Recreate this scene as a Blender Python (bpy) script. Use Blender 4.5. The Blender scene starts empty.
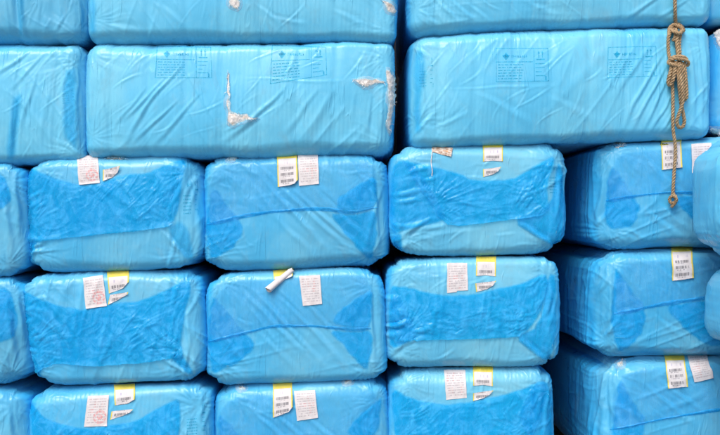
import bpy, math, random
import numpy as np
from mathutils import Vector
from mathutils.bvhtree import BVHTree
from mathutils.geometry import delaunay_2d_cdt

# ------------------------------------------------------------------ camera
CAMD = 4.6                      # metres from the camera to the face of the stack
ROLL = math.radians(1.8)        # the photograph leans a little
PPM = 180.0                     # photo pixels per metre on the face of the stack
sc = bpy.context.scene
cam_data = bpy.data.cameras.new('camera')
cam = bpy.data.objects.new('camera', cam_data)
sc.collection.objects.link(cam)
cam_data.sensor_fit = 'HORIZONTAL'
cam_data.sensor_width = 36.0
cam_data.lens = 36.0 * CAMD / (720 / PPM)
cam_data.clip_end = 500
cam.location = (0, -CAMD, 0)
cam.rotation_euler = (math.pi / 2, -ROLL, 0)
sc.camera = cam
sc.render.resolution_x, sc.render.resolution_y = 1024, 619

# ------------------------------------------------------------------ light
SUN_EL, SUN_AZ = math.radians(52), math.radians(-28)      # azimuth measured from straight behind the camera, to the left
world = bpy.data.worlds.new('World'); sc.world = world; world.use_nodes = True
wn = world.node_tree.nodes; wl = world.node_tree.links
sky = wn.new('ShaderNodeTexSky'); sky.sky_type = 'NISHITA'; sky.sun_disc = False
sky.sun_elevation = SUN_EL; sky.dust_density = 4.0; sky.air_density = 1.0; sky.ozone_density = 0.6
bg = wn['Background']; bg.inputs['Strength'].default_value = 0.15
wl.new(sky.outputs['Color'], bg.inputs['Color'])
sun_dir = Vector((math.sin(SUN_AZ) * math.cos(SUN_EL), -math.cos(SUN_AZ) * math.cos(SUN_EL), math.sin(SUN_EL)))
sky.sun_rotation = math.atan2(sun_dir.x, sun_dir.y)
sd = bpy.data.lights.new('sun', 'SUN'); sd.energy = 1.5; sd.angle = math.radians(28); sd.color = (1.0, 0.95, 0.88)
sun = bpy.data.objects.new('sun', sd); sc.collection.objects.link(sun)
sun.location = sun_dir * 8
sun.rotation_euler = sun_dir.to_track_quat('Z', 'Y').to_euler()
vs = sc.view_settings
vs.view_transform = 'Standard'; vs.look = 'None'; vs.gamma = 1.0; vs.exposure = 0.40; vs.use_curve_mapping = False
sc.cycles.transparent_max_bounces = 8
sc.cycles.max_bounces = 5; sc.cycles.diffuse_bounces = 4; sc.cycles.glossy_bounces = 2; sc.cycles.transmission_bounces = 2
sc.cycles.caustics_reflective = False; sc.cycles.caustics_refractive = False

rng = np.random.RandomState(7)

# ------------------------------------------------------------------ helpers
CR, SR = math.cos(ROLL), math.sin(ROLL)
def W(px, py, y=0.0):
    """photo position on the plane at depth y -> world x, z"""
    k = (CAMD + y) / CAMD
    a = (np.asarray(px, float) - 360) / PPM * k; b = (217.5 - np.asarray(py, float)) / PPM * k
    return a * CR - b * SR, a * SR + b * CR

_perm = np.random.RandomState(3).permutation(512).astype(np.int64)
_g = np.random.RandomState(5).normal(size=(512, 3)); _g /= np.linalg.norm(_g, axis=1)[:, None]
def pn(x, y, z, seed=0):
    x = np.asarray(x, float); y = np.asarray(y, float) + 0 * x; z = np.asarray(z, float) + 0 * x
    x = x + seed * 17.31; y = y + seed * 5.77; z = z + seed * 3.19
    xi = np.floor(x).astype(np.int64); yi = np.floor(y).astype(np.int64); zi = np.floor(z).astype(np.int64)
    xf, yf, zf = x - xi, y - yi, z - zi
    f = lambda t: t * t * t * (t * (t * 6 - 15) + 10)
    u, v, w = f(xf), f(yf), f(zf)
    out = 0
    for a in (0, 1):
        for b in (0, 1):
            for c in (0, 1):
                h = _perm[(_perm[(_perm[(xi + a) & 511] + yi + b) & 511] + zi + c) & 511]
                gr = _g[h]
                d = gr[:, 0] * (xf - a) + gr[:, 1] * (yf - b) + gr[:, 2] * (zf - c)
                out = out + d * (u if a else 1 - u) * (v if b else 1 - v) * (w if c else 1 - w)
    return out * 1.6
def ridged(x, y, z, seed=0, p=2.0):
    return np.clip(1 - np.abs(pn(x, y, z, seed)) * 2.2, 0, 1) ** p

def crease(X, Z, p0, p1, w, amp, seed=0, bend=0.0):
    """a tension fold: a rounded ridge with a shallow valley on one side, fading at both ends"""
    dx, dz = p1[0] - p0[0], p1[1] - p0[1]
    L = math.hypot(dx, dz) + 1e-9
    t = ((X - p0[0]) * dx + (Z - p0[1]) * dz) / (L * L)
    d = ((X - p0[0]) * -dz + (Z - p0[1]) * dx) / L
    m = (t > -0.05) & (t < 1.05) & (np.abs(d) < 6 * w + abs(bend) + 0.03)
    out = np.zeros_like(X)
    if not m.any(): return out
    tm, dm = t[m], d[m]
    dm = dm + bend * 4 * tm * (1 - tm) + 0.012 * pn(tm * L * 6, tm * 0, tm * 0 + seed, 11)
    ww = w * (0.55 + 0.6 * np.clip(tm, 0, 1))
    taper = np.clip(np.sin(np.pi * np.clip(tm, 0, 1)), 0, 1) ** 1.1
    out[m] = amp * taper * (np.exp(-(dm / ww) ** 2) - 0.55 * np.exp(-((dm - 1.7 * ww) / ww) ** 2))
    return out

def link(o, parent=None):
    sc.collection.objects.link(o)
    if parent is not None: o.parent = parent
    return o
def mesh_obj(name, verts, faces, mat, parent=None, uvs=None, smooth=True, cover=None):
    me = bpy.data.meshes.new(name)
    me.from_pydata([tuple(v) for v in verts] if not isinstance(verts, list) else verts, [], faces)
    if uvs is not None:
        ul = me.uv_layers.new(name='UVMap')
        idx = np.empty(len(me.loops), dtype=np.int32); me.loops.foreach_get('vertex_index', idx)
        ul.data.foreach_set('uv', np.asarray(uvs, dtype=np.float32)[idx].ravel())
    at = me.attributes.new('cover', 'FLOAT', 'POINT')
    at.data.foreach_set('value', np.ones(len(me.vertices), dtype=np.float32) if cover is None else np.asarray(cover, dtype=np.float32))
    if smooth: me.polygons.foreach_set('use_smooth', [True] * len(me.polygons))
    me.materials.append(mat); me.update()
    o = bpy.data.objects.new(name, me)
    return link(o, parent)

# ------------------------------------------------------------------ materials
class NT:
    def __init__(s, name):
        s.m = bpy.data.materials.new(name); s.m.use_nodes = True
        s.t = s.m.node_tree; s.n = s.t.nodes; s.l = s.t.links
        s.out = s.n['Material Output']; s.p = s.n['Principled BSDF']
    def new(s, t, **kw):
        n = s.n.new(t)
        for k, v in kw.items(): setattr(n, k, v)
        return n
    def set(s, node, **kw):
        for k, v in kw.items():
            node.inputs[k].default_value = v
        return node
    def put(s, sock, v):
        if hasattr(v, 'is_output'): s.l.new(v, sock)
        else: sock.default_value = v
    def math(s, op, a, b=None, c=None, clamp=False):
        n = s.new('ShaderNodeMath', operation=op, use_clamp=clamp)
        s.put(n.inputs[0], a)
        if b is not None: s.put(n.inputs[1], b)
        if c is not None: s.put(n.inputs[2], c)
        return n.outputs[0]
    def mix(s, fac, a, b):
        n = s.new('ShaderNodeMix', data_type='RGBA')
        s.put(n.inputs[0], fac)
        for i, v in ((6, a), (7, b)):
            s.put(n.inputs[i], v if hasattr(v, 'is_output') else (*v, 1.0))
        return n.outputs[2]
    def noise(s, vec, scale, detail=4, rough=0.5, stretch=None, dist=0.0):
        if stretch is not None:
            mp = s.new('ShaderNodeMapping'); mp.inputs['Scale'].default_value = stretch
            s.l.new(vec, mp.inputs['Vector']); vec = mp.outputs['Vector']
        n = s.new('ShaderNodeTexNoise'); s.l.new(vec, n.inputs['Vector'])
        s.set(n, Scale=scale, Detail=detail, Roughness=rough, Distortion=dist)
        return n.outputs['Fac']
    def ramp(s, v, lo, hi, a=0.0, b=1.0):
        n = s.new('ShaderNodeMapRange'); n.clamp = True
        s.put(n.inputs['Value'], v)
        s.set(n, **{'From Min': lo, 'From Max': hi, 'To Min': a, 'To Max': b})
        return n.outputs['Result']
    def bump(s, h, strength, dist, prev=None):
        n = s.new('ShaderNodeBump'); s.set(n, Strength=strength, Distance=dist)
        s.put(n.inputs['Height'], h)
        if prev is not None: s.l.new(prev, n.inputs['Normal'])
        return n.outputs['Normal']

def film_material():
    """one layer of tinted film stretched over white fibre"""
    t = NT('blue_film')
    obc = t.new('ShaderNodeTexCoord').outputs['Object']
    oi = t.new('ShaderNodeObjectInfo')
    big = t.noise(obc, 2.2, 4, 0.55, dist=0.6)
    cling = t.noise(obc, 9.0, 5, 0.6, dist=1.2)
    # film colour of the bale itself (object colour), paler where it lies loose and cloudy, deeper where it clings
    pale = t.mix(0.30, oi.outputs['Color'], (0.26, 0.60, 0.76))
    deep = t.mix(0.22, oi.outputs['Color'], (0.03, 0.36, 0.80))
    c = t.mix(t.ramp(big, 0.35, 0.66), deep, pale)
    c2 = t.mix(t.ramp(cling, 0.52, 0.68, 0, 0.25), c, t.mix(0.5, oi.outputs['Color'], (0.30, 0.63, 0.78)))
    la = t.new('ShaderNodeAttribute', attribute_name='layers')
    c2 = t.mix(t.math('MULTIPLY', la.outputs['Fac'], 0.72), c2, (0.020, 0.40, 0.81))
    # dust and scuffs
    du = t.noise(obc, 38.0, 4, 0.7)
    c3 = t.mix(t.math('MULTIPLY', t.ramp(du, 0.60, 0.74), t.ramp(big, 0.42, 0.6, 0.0, 0.22)), c2, (0.33, 0.47, 0.55))
    grime = t.noise(obc, 7.0, 5, 0.68, (1.0, 1.0, 0.45), dist=1.0)
    c3 = t.mix(t.ramp(grime, 0.54, 0.74, 0.0, 0.34), c3, (0.17, 0.33, 0.42))
    t.l.new(c3, t.p.inputs['Base Color'])
    t.put(t.p.inputs['Roughness'], t.ramp(cling, 0.3, 0.7, 0.25, 0.42))
    t.set(t.p, **{'Specular IOR Level': 0.42})
    fine = t.noise(obc, 24, 3, 0.55, (1.0, 1.0, 0.22), dist=0.8)
    n2 = t.bump(fine, 0.16, 0.010)
    # crisp hairline creases of stretched film, in patches, running two ways
    hs = None
    for rot, sc_, lo_ in ((0.75, 9.0, 0.50), (-0.9, 12.0, 0.54)):
        mp = t.new('ShaderNodeMapping'); mp.inputs['Rotation'].default_value = (0, rot, 0); mp.inputs['Scale'].default_value = (1.0, 0.6, 0.16)
        t.l.new(obc, mp.inputs['Vector'])
        rn = t.noise(mp.outputs['Vector'], sc_, 2, 0.5, dist=0.5)
        line = t.ramp(t.math('ABSOLUTE', t.math('SUBTRACT', rn, 0.5)), 0.0, 0.035, 1.0, 0.0)
        hh = t.math('MULTIPLY', line, t.ramp(t.noise(obc, 3.0 + sc_ * 0.2, 2, 0.5), lo_, lo_ + 0.12))
        hs = hh if hs is None else t.math('ADD', hs, hh)
    n3 = t.bump(hs, 0.50, 0.004, n2)
    t.l.new(n3, t.p.inputs['Normal'])
    return t.m

def overlay_material(name, tint, body, fac, crinkle, rough=(0.16, 0.38)):
    """a further layer of the same film lying over the wrap: see-through, so what is below shows tinted"""
    t = NT(name)
    obc = t.new('ShaderNodeTexCoord').outputs['Object']
    tr = t.new('ShaderNodeBsdfTransparent'); tr.inputs['Color'].default_value = (*tint, 1)
    ns = t.noise(obc, 13, 5, 0.62, dist=1.0)
    c = t.mix(t.ramp(ns, 0.42, 0.68), body, tuple(min(1, b * 1.1 + 0.05) for b in body))
    t.l.new(c, t.p.inputs['Base Color'])
    t.put(t.p.inputs['Roughness'], t.ramp(ns, 0.3, 0.7, *rough))
    t.set(t.p, **{'Specular IOR Level': 0.45})
    n2 = t.bump(t.noise(obc, 30, 3, 0.6, dist=1.5), crinkle, 0.012)
    t.l.new(n2, t.p.inputs['Normal'])
    mx = t.new('ShaderNodeMixShader')
    stk = t.noise(obc, 15, 4, 0.6, (1.0, 1.0, 0.30), dist=1.4)
    t.put(mx.inputs[0], t.math('ADD', t.ramp(ns, 0.35, 0.7, fac - 0.08, fac + 0.08), t.ramp(stk, 0.38, 0.66, -0.12, 0.06)))
    t.l.new(tr.outputs[0], mx.inputs[1]); t.l.new(t.p.outputs[0], mx.inputs[2])
    # the layer clings and fades out along its bonded edges (cover), its free edge stays crisp
    cv = t.new('ShaderNodeAttribute', attribute_name='cover')
    clear = t.new('ShaderNodeBsdfTransparent')
    m2 = t.new('ShaderNodeMixShader')
    wob = t.math('MULTIPLY_ADD', t.noise(obc, 24, 4, 0.6), 2.4, -0.5, clamp=True)
    ccc = cv.outputs['Fac']
    cvf = t.math('MULTIPLY', ccc, t.math('MULTIPLY_ADD', wob, t.math('SUBTRACT', 1.0, ccc), ccc), clamp=True)
    t.put(m2.inputs[0], cvf)
    t.l.new(clear.outputs[0], m2.inputs[1]); t.l.new(mx.outputs[0], m2.inputs[2])
    t.l.new(m2.outputs[0], t.out.inputs['Surface'])
    return t.m

def ink_material():
    t = NT('blue_ink')
    obc = t.new('ShaderNodeTexCoord').outputs['Object']
    tr = t.new('ShaderNodeBsdfTransparent'); tr.inputs['Color'].default_value = (0.60, 0.92, 0.96, 1)
    t.p.inputs['Base Color'].default_value = (0.015, 0.33, 0.55, 1); t.p.inputs['Roughness'].default_value = 0.4
    mx = t.new('ShaderNodeMixShader')
    t.put(mx.inputs[0], t.ramp(t.noise(obc, 60, 4, 0.7), 0.42, 0.62, 0.06, 0.52))
    t.l.new(tr.outputs[0], mx.inputs[1]); t.l.new(t.p.outputs[0], mx.inputs[2])
    t.l.new(mx.outputs[0], t.out.inputs['Surface'])
    return t.m

def paper_material(name, kind, seed):
    t = NT(name)
    uv = t.new('ShaderNodeTexCoord').outputs['UV']
    sp = t.new('ShaderNodeSeparateXYZ'); t.l.new(uv, sp.inputs[0])
    u, v = sp.outputs['X'], sp.outputs['Y']
    def box(u0, u1, v0, v1):
        a = t.math('MULTIPLY', t.math('GREATER_THAN', u, u0), t.math('LESS_THAN', u, u1))
        b = t.math('MULTIPLY', t.math('GREATER_THAN', v, v0), t.math('LESS_THAN', v, v1))
        return t.math('MULTIPLY', a, b)
    def words(vscale, uscale, thr, s):
        """ragged runs of marks along the line: unreadable print"""
        cb = t.new('ShaderNodeCombineXYZ')
        t.put(cb.inputs[0], t.math('MULTIPLY', u, uscale))
        t.put(cb.inputs[1], t.math('MULTIPLY', t.math('FLOOR', t.math('MULTIPLY', v, vscale)), 7.3))
        cb.inputs[2].default_value = s
        n = t.new('ShaderNodeTexNoise'); t.l.new(cb.outputs[0], n.inputs['Vector']); t.set(n, Scale=1.0, Detail=3.0, Roughness=0.8)
        return t.math('GREATER_THAN', n.outputs['Fac'], thr)
    stain = t.noise(uv, 3.0, 5, 0.6)
    base = t.mix(t.ramp(stain, 0.4, 0.75, 0, 0.5), (0.64, 0.62, 0.64), (0.54, 0.49, 0.48))
    if kind == 'yellow':
        c = base
        for k, (v0, v1) in enumerate(((0.50, 0.585), (0.31, 0.40), (0.10, 0.19))):
            m = t.math('MULTIPLY', box(0.16, 0.80, v0, v1), words(1.0, 34.0, 0.46, seed + k * 3.1))
            c = t.mix(t.math('MULTIPLY', m, 0.72), c, (0.07, 0.07, 0.09))
            m2 = t.math('MULTIPLY', box(0.22, 0.62, v0 - 0.045, v0 - 0.015), words(1.0, 22.0, 0.5, seed + k * 1.7 + 9))
            c = t.mix(t.math('MULTIPLY', m2, 0.7), c, (0.10, 0.10, 0.14))
        m = t.math('MULTIPLY', box(0.22, 0.84, 0.665, 0.745), words(1.0, 9.0, 0.55, seed + 31))
        c = t.mix(t.math('MULTIPLY', m, 0.5), c, (0.24, 0.20, 0.44))
        edge = t.math('SUBTRACT', 1.0, box(0.055, 0.935, -1.0, 0.84))
        c = t.mix(edge, c, t.mix(t.ramp(stain, 0.3, 0.7), (0.75, 0.60, 0.05), (0.62, 0.55, 0.16)))
    elif kind in ('form', 'stamped'):
        line = t.math('FRACT', t.math('MULTIPLY', v, 12.0))
        row = t.math('MULTIPLY', t.math('GREATER_THAN', line, 0.35), t.math('LESS_THAN', line, 0.78))
        m = t.math('MULTIPLY', t.math('MULTIPLY', row, words(12.0, 15.0, 0.47, seed)), box(0.10, 0.90, 0.07, 0.92))
        c = t.mix(t.math('MULTIPLY', m, 0.42), base, (0.20, 0.17, 0.22))
        red = t.math('MULTIPLY', box(0.08, 0.92, 0.10, 0.90), words(5.0, 3.0, 0.57, seed + 50))
        c = t.mix(t.math('MULTIPLY', t.math('MULTIPLY', red, row), 0.35), c, (0.62, 0.16, 0.14))
        if kind == 'stamped':
            du = t.math('SUBTRACT', u, 0.66); dv = t.math('MULTIPLY', t.math('SUBTRACT', v, 0.30), 1.35)
            rr = t.math('SQRT', t.math('ADD', t.math('MULTIPLY', du, du), t.math('MULTIPLY', dv, dv)))
            ring = t.math('LESS_THAN', t.math('ABSOLUTE', t.math('SUBTRACT', rr, 0.24)), 0.055)
            core = t.math('LESS_THAN', rr, 0.13)
            st = t.math('MULTIPLY', t.math('MAXIMUM', ring, core), t.ramp(t.noise(uv, 9, 4, 0.7), 0.40, 0.6))
            c = t.mix(t.math('MULTIPLY', st, 0.6), c, (0.70, 0.12, 0.12))
    elif kind == 'stained':
        c = t.mix(t.ramp(t.noise(uv, 5, 5, 0.7), 0.42, 0.60), (0.62, 0.56, 0.50), (0.30, 0.17, 0.11))
        c = t.mix(t.ramp(t.noise(uv, 3.1, 3, 0.6), 0.56, 0.66, 0, 0.9), c, (0.62, 0.28, 0.10))
    else:
        c = base
    t.l.new(c, t.p.inputs['Base Color'])
    t.put(t.p.inputs['Roughness'], 0.62); t.set(t.p, **{'Specular IOR Level': 0.3})
    t.l.new(t.bump(t.noise(uv, 6, 4, 0.6), 0.3, 0.01), t.p.inputs['Normal'])
    return t.m

def fibre_material():
    t = NT('white_fibre')
    obc = t.new('ShaderNodeTexCoord').outputs['Object']
    s1 = t.noise(obc, 22, 5, 0.65); s2 = t.noise(obc, 60, 4, 0.7)
    c = t.mix(t.ramp(s1, 0.50, 0.70), (0.88, 0.85, 0.83), (0.66, 0.54, 0.43))
    c = t.mix(t.ramp(s2, 0.62, 0.78, 0, 0.45), c, (0.50, 0.36, 0.26))
    t.l.new(c, t.p.inputs['Base Color']); t.put(t.p.inputs['Roughness'], 0.95); t.set(t.p, **{'Specular IOR Level': 0.1})
    t.l.new(t.bump(t.noise(obc, 120, 6, 0.75), 0.8, 0.01), t.p.inputs['Normal'])
    return t.m

def rope_material():
    t = NT('jute')
    obc = t.new('ShaderNodeTexCoord').outputs['Object']
    a = t.noise(obc, 45, 5, 0.7); b = t.noise(obc, 400, 3, 0.7)
    c = t.mix(t.ramp(a, 0.35, 0.68), (0.30, 0.195, 0.100), (0.52, 0.38, 0.23))
    c = t.mix(t.ramp(b, 0.45, 0.7, 0, 0.5), c, (0.58, 0.46, 0.32))
    c = t.mix(t.ramp(t.noise(obc, 9, 3, 0.6), 0.52, 0.72, 0, 0.4), c, (0.16, 0.11, 0.07))
    t.l.new(c, t.p.inputs['Base Color']); t.put(t.p.inputs['Roughness'], 0.9); t.set(t.p, **{'Specular IOR Level': 0.15})
    t.l.new(t.bump(t.noise(obc, 350, 4, 0.7), 0.6, 0.003), t.p.inputs['Normal'])
    return t.m

def plain(name, col, rough, scale=6.0, var=0.4):
    t = NT(name)
    obc = t.new('ShaderNodeTexCoord').outputs['Object']
    n = t.noise(obc, scale, 6, 0.65)
    t.l.new(t.mix(t.ramp(n, 0.3, 0.7), tuple(c * (1 - var) for c in col), tuple(min(1, c * (1 + var)) for c in col)), t.p.inputs['Base Color'])
    t.put(t.p.inputs['Roughness'], rough)
    t.l.new(t.bump(t.noise(obc, scale * 12, 5, 0.6), 0.4, 0.01), t.p.inputs['Normal'])
    return t.m

FILM = film_material()
FLAP = overlay_material('blue_film_folded', (0.20, 0.86, 0.99), (0.010, 0.43, 0.85), 0.55, 0.14)
GUSSET = overlay_material('blue_film_doubled', (0.28, 0.87, 0.99), (0.014, 0.42, 0.85), 0.50, 0.08)
HEM = overlay_material('blue_film_hem', (0.40, 0.86, 0.99), (0.020, 0.40, 0.83), 0.50, 0.12)
LOOSE = overlay_material('blue_film_loose', (0.80, 0.94, 0.99), (0.10, 0.50, 0.80), 0.30, 0.10)
CLING = overlay_material('blue_film_clinging', (0.62, 0.93, 1.0), (0.04, 0.44, 0.80), 0.30, 0.08)
LIP = overlay_material('blue_film_torn', (0.88, 0.96, 0.99), (0.42, 0.68, 0.80), 0.42, 0.10, rough=(0.55, 0.75))
INK = ink_material()
FIBRE = fibre_material()
JUTE = rope_material()
PAPER = {}
def paper(kind, k):
    key = (kind, k % 6)
    if key not in PAPER: PAPER[key] = paper_material('paper_' + kind, kind, 3.7 * (k % 6) + 1)
    return PAPER[key]

# ------------------------------------------------------------------ setting
GZ = -1.53
def struct(o):
    o['kind'] = 'structure'; return o
gm = plain('concrete', (0.24, 0.23, 0.22), 0.85, 1.2, 0.25)
struct(mesh_obj('ground', [(-80, -120, GZ), (80, -120, GZ), (80, 60, GZ), (-80, 60, GZ)], [(0, 1, 2, 3)], gm, smooth=False))
wm = plain('blocker_black', (0.012, 0.015, 0.024), 0.95, 3.0, 0.3)  # near-black so the gaps between bales stay dark
def boxmesh(x0, x1, y0, y1, z0, z1):
    v = [(x, y, z) for x in (x0, x1) for y in (y0, y1) for z in (z0, z1)]
    f = [(0, 1, 3, 2), (4, 6, 7, 5), (0, 4, 5, 1), (2, 3, 7, 6), (0, 2, 6, 4), (1, 5, 7, 3)]
    return v, f
v, f = boxmesh(-4.6, 4.6, 1.95, 2.05, GZ, 2.2)
struct(mesh_obj('gap_light_blocker', v, f, wm, smooth=False))  # added panel behind the stack, keeps daylight out of the gaps

# ------------------------------------------------------------------ bales
BALES = {}
def bale(key, corners, y0=0.0, depth=1.68, r=0.105, ry=0.085, bulge=0.035, side=0.015, col=(0.13, 0.50, 0.80),
         creases=(), wr=1.0, ang=60, strap=False, sp=0.0065, seed=1, label='', group='', ridge_side=0.0, name='wrapped_bale', rc4=None, pw=1.9):
    if strap:
        r, ry, sp = 0.075, 0.10, max(0.0058, sp * 0.9)
        if len(creases):
            bx = (max(0, corners[0][0]) + 8, corners[0][1] + 10, min(720, corners[1][0]) - 8, corners[2][1] - 12)
            creases = list(creases) + rc(34, bx, ang if abs(ang) < 90 else 60, 32, (14, 58), (1.0, 1.9), (1.5, 5.5), seed + 300)
    else:
        bx = (corners[0][0] + 12, corners[0][1] + 10, corners[1][0] - 12, corners[2][1] - 8)
        creases = list(creases) + rc(16, bx, ang, 30, (12, 40), (1.0, 1.7), (1.2, 3.2), seed + 300)
    C = [W(px, py, y0) for px, py in corners]                # TL TR BR BL
    C = np.array(C)
    cx, cz = C.mean(0)
    hx = 0.25 * (np.linalg.norm(C[1] - C[0]) + np.linalg.norm(C[2] - C[3]))
    hz = 0.25 * (np.linalg.norm(C[0] - C[3]) + np.linalg.norm(C[1] - C[2]))
    NX, NZ = max(8, int(2 * hx / sp)), max(8, int(2 * hz / sp))
    ys = np.concatenate([np.linspace(0, 0.20, 22)[1:], np.linspace(0.20, 0.62, 22)[1:], np.linspace(0.62, depth, 14)[1:]])
    ys = ys[ys <= depth + 1e-6]
    gx = np.linspace(-hx, hx, NX + 1); gz = np.linspace(-hz, hz, NZ + 1)
    GX, GZ_ = np.meshgrid(gx, gz, indexing='ij')
    P = [np.stack([GX.ravel(), np.zeros(GX.size), GZ_.ravel()], 1)]
    idx = np.arange(GX.size).reshape(NX + 1, NZ + 1)
    loop = np.concatenate([idx[:, 0], idx[-1, 1:], idx[-2::-1, -1], idx[0, -2:0:-1]])
    lp = P[0][loop]
    for y in ys:
        q = lp.copy(); q[:, 1] = y; P.append(q)
    P = np.concatenate(P); nl = len(loop); n0 = GX.size
    faces = []
    a = idx[:-1, :-1].ravel(); b = idx[1:, :-1].ravel(); c = idx[1:, 1:].ravel(); d = idx[:-1, 1:].ravel()
    faces.append(np.stack([a, b, c, d], 1))
    prev = loop
    for k in range(len(ys)):
        cur = n0 + k * nl + np.arange(nl)
        faces.append(np.stack([prev, cur, np.roll(cur, -1), np.roll(prev, -1)], 1))
        prev = cur
    Q = np.concatenate(faces)
    # round every edge; the outline gets radius r, the turn from face to sides radius ry
    s = r / ry
    p = P.copy(); p[:, 1] *= s
    sz = r / (0.066 if strap else min(0.066, r)) if pw < 2 else 1.0; p[:, 2] *= sz
    # each corner of the wrap is folded a little differently
    R0 = np.random.RandomState(seed * 7 + 1)
    k4 = R0.uniform(0.55, 1.30, 4)
    su = np.clip(P[:, 0] / hx * 0.9 + 0.5, 0, 1); sw = np.clip(P[:, 2] / hz * 0.9 + 0.5, 0, 1)
    rv = r * ((k4[0] * (1 - su) + k4[1] * su) * sw + (k4[3] * (1 - su) + k4[2] * su) * (1 - sw))
    rv = rv * (1 + 0.30 * pn(P[:, 0] * 3.5, P[:, 1] * 3.5, P[:, 2] * 3.5, seed + 30))
    lo = np.stack([-hx + rv, rv, -hz * sz + rv], 1); hi = np.stack([hx - rv, depth * s - rv, hz * sz - rv], 1)
    q = np.clip(p, lo, hi); dv = p - q
    ln = (np.abs(dv) ** pw).sum(1) ** (1 / pw); ln[ln < 1e-9] = 1
    p = q + dv / ln[:, None] * rv[:, None]
    p[:, 1] /= s; p[:, 2] /= sz
    u_edge = p[:, 0] / hx; y_in = p[:, 1].copy()
    u = np.clip(p[:, 0] / hx, -1, 1); w = np.clip(p[:, 2] / hz, -1, 1)
    frontness = np.clip(1 - p[:, 1] / 0.22, 0, 1)
    p[:, 1] -= bulge * (1 - u ** 2) ** 0.8 * (1 - w ** 2) ** 0.8 * frontness
    yy = np.clip(p[:, 1] / depth, 0, 1)
    p[:, 0] *= 1 + side * (1 - w ** 2) + (0.01 if strap else 0.03) * np.sin(np.pi * yy)
    p[:, 2] *= 1 + side * 0.6 * (1 - u ** 2)
    # the outline: corners drawn in where the wrap is folded over, each by its own amount
    if not strap:
        un, wn_ = p[:, 0] / hx, p[:, 2] / hz
        mm = np.clip(np.maximum(np.abs(un), np.abs(wn_)), 1e-6, 2)
        cu, cw = np.abs(un) / mm, np.abs(wn_) / mm
        ex = R0.uniform(5.5, 11.0, 4) if rc4 is None else np.array(rc4)
        s1 = np.clip(un * 2 + 0.5, 0, 1); s2 = np.clip(wn_ * 2 + 0.5, 0, 1)
        ee = (ex[0] * (1 - s1) + ex[1] * s1) * s2 + (ex[3] * (1 - s1) + ex[2] * s1) * (1 - s2)
        f_ = 1 / np.maximum(cu ** ee + cw ** ee, 1e-3) ** (1 / ee); f_ = np.minimum(f_, 1.0)
        k_ = 1 - (1 - f_) * np.clip(mm, 0, 1) ** 4
        p[:, 0] *= k_; p[:, 2] *= k_
    # bilinear warp to the outline
    s_ = (p[:, 0] / hx + 1) / 2; t_ = (p[:, 2] / hz + 1) / 2
    X = C[3][0] * (1 - s_) * (1 - t_) + C[2][0] * s_ * (1 - t_) + C[1][0] * s_ * t_ + C[0][0] * (1 - s_) * t_
    Z = C[3][1] * (1 - s_) * (1 - t_) + C[2][1] * s_ * (1 - t_) + C[1][1] * s_ * t_ + C[0][1] * (1 - s_) * t_
    p = np.stack([X, p[:, 1] + y0, Z], 1)
    # normals
    fn = np.cross(p[Q[:, 2]] - p[Q[:, 0]], p[Q[:, 3]] - p[Q[:, 1]])
    N = np.zeros_like(p)
    for k in range(4): np.add.at(N, Q[:, k], fn)
    N /= np.linalg.norm(N, axis=1)[:, None] + 1e-12
    X, Y, Z = p[:, 0], p[:, 1], p[:, 2]
    near = np.clip(1.15 - (Y - y0) / 0.9, 0, 1)
    D = 0.011 * pn(X * 2.2, Y * 2.2, Z * 2.2, seed) + 0.0028 * pn(X * 7, Y * 7, Z * 7, seed + 1)
    # slack folds running one way
    th = math.radians(ang)
    aa = X * math.cos(th) + Z * math.sin(th); bb = -X * math.sin(th) + Z * math.cos(th)
    mask = np.clip(pn(X * 2.1, Y * 2, Z * 2.1, seed + 2) * 1.7 + 0.05, 0, 1)
    if strap: wr *= 0.55; creases = [(*c_[:4], c_[4] * 0.75, c_[5] * 0.50, *c_[6:]) for c_ in creases]
    D += wr * 0.0080 * ridged(aa * 1.1, Y * 3, bb * 8, seed + 3, 4) * mask
    th2 = th + 1.1
    aa = X * math.cos(th2) + Z * math.sin(th2); bb = -X * math.sin(th2) + Z * math.cos(th2)
    mask2 = np.clip(pn(X * 2.4, Y * 2, Z * 2.4, seed + 6) * 1.7, 0, 1)
    D += wr * 0.006 * ridged(aa * 1.4, Y * 4, bb * 13, seed + 4, 5) * mask2
    D += wr * 0.0007 * ridged(X * 11, Y * 11, Z * 11, seed + 5, 2)
    # pressed layers under the film: faint upright ribs
    D += 0.0007 * np.sin((X + 0.012 * pn(X * 3, Y, Z * 3, seed + 8)) * 2 * np.pi / 0.024) * np.clip(pn(X * 3, Y, Z * 3, seed + 9) + 0.45, 0, 1)
    # gathers across the turned edges
    edge = np.clip(1 - np.abs((Y - y0) - 0.07) / 0.09, 0, 1)
    D += wr * 0.0015 * edge * ridged((X + Z) * 13, Y * 2.5, (X - Z) * 13, seed + 12, 2)
    # pleats drawn together at the corners of the end
    uu = np.interp(X, [C[:, 0].min(), C[:, 0].max()], [-1, 1]); ww = np.interp(Z, [C[:, 1].min(), C[:, 1].max()], [-1, 1])
    for k, (fu, fw) in enumerate(((-1, 1), (1, 1), (1, -1), (-1, -1))):
        ox = hx * fu * (0.84 if not strap else 0.95) + cx; oz = hz * fw * 0.74 + cz
        dx, dz = X - ox, Z - oz
        rr = np.hypot(dx, dz); tt = np.arctan2(dz, dx) + 0.4 * pn(rr * 7, 0 * rr, 0 * rr, seed + k)
        fo = ridged(np.cos(tt) * 3.2, np.sin(tt) * 3.2, rr * 2, seed + 20 + k, 2.4) + 0.5 * ridged(np.cos(tt) * 8, np.sin(tt) * 8, rr * 3, seed + 25 + k, 2)
        D += (0.0048 if not strap else 0.0030) * fo * np.exp(-(rr / 0.17) ** 2) * np.clip(rr / 0.05, 0.1, 1)
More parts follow.
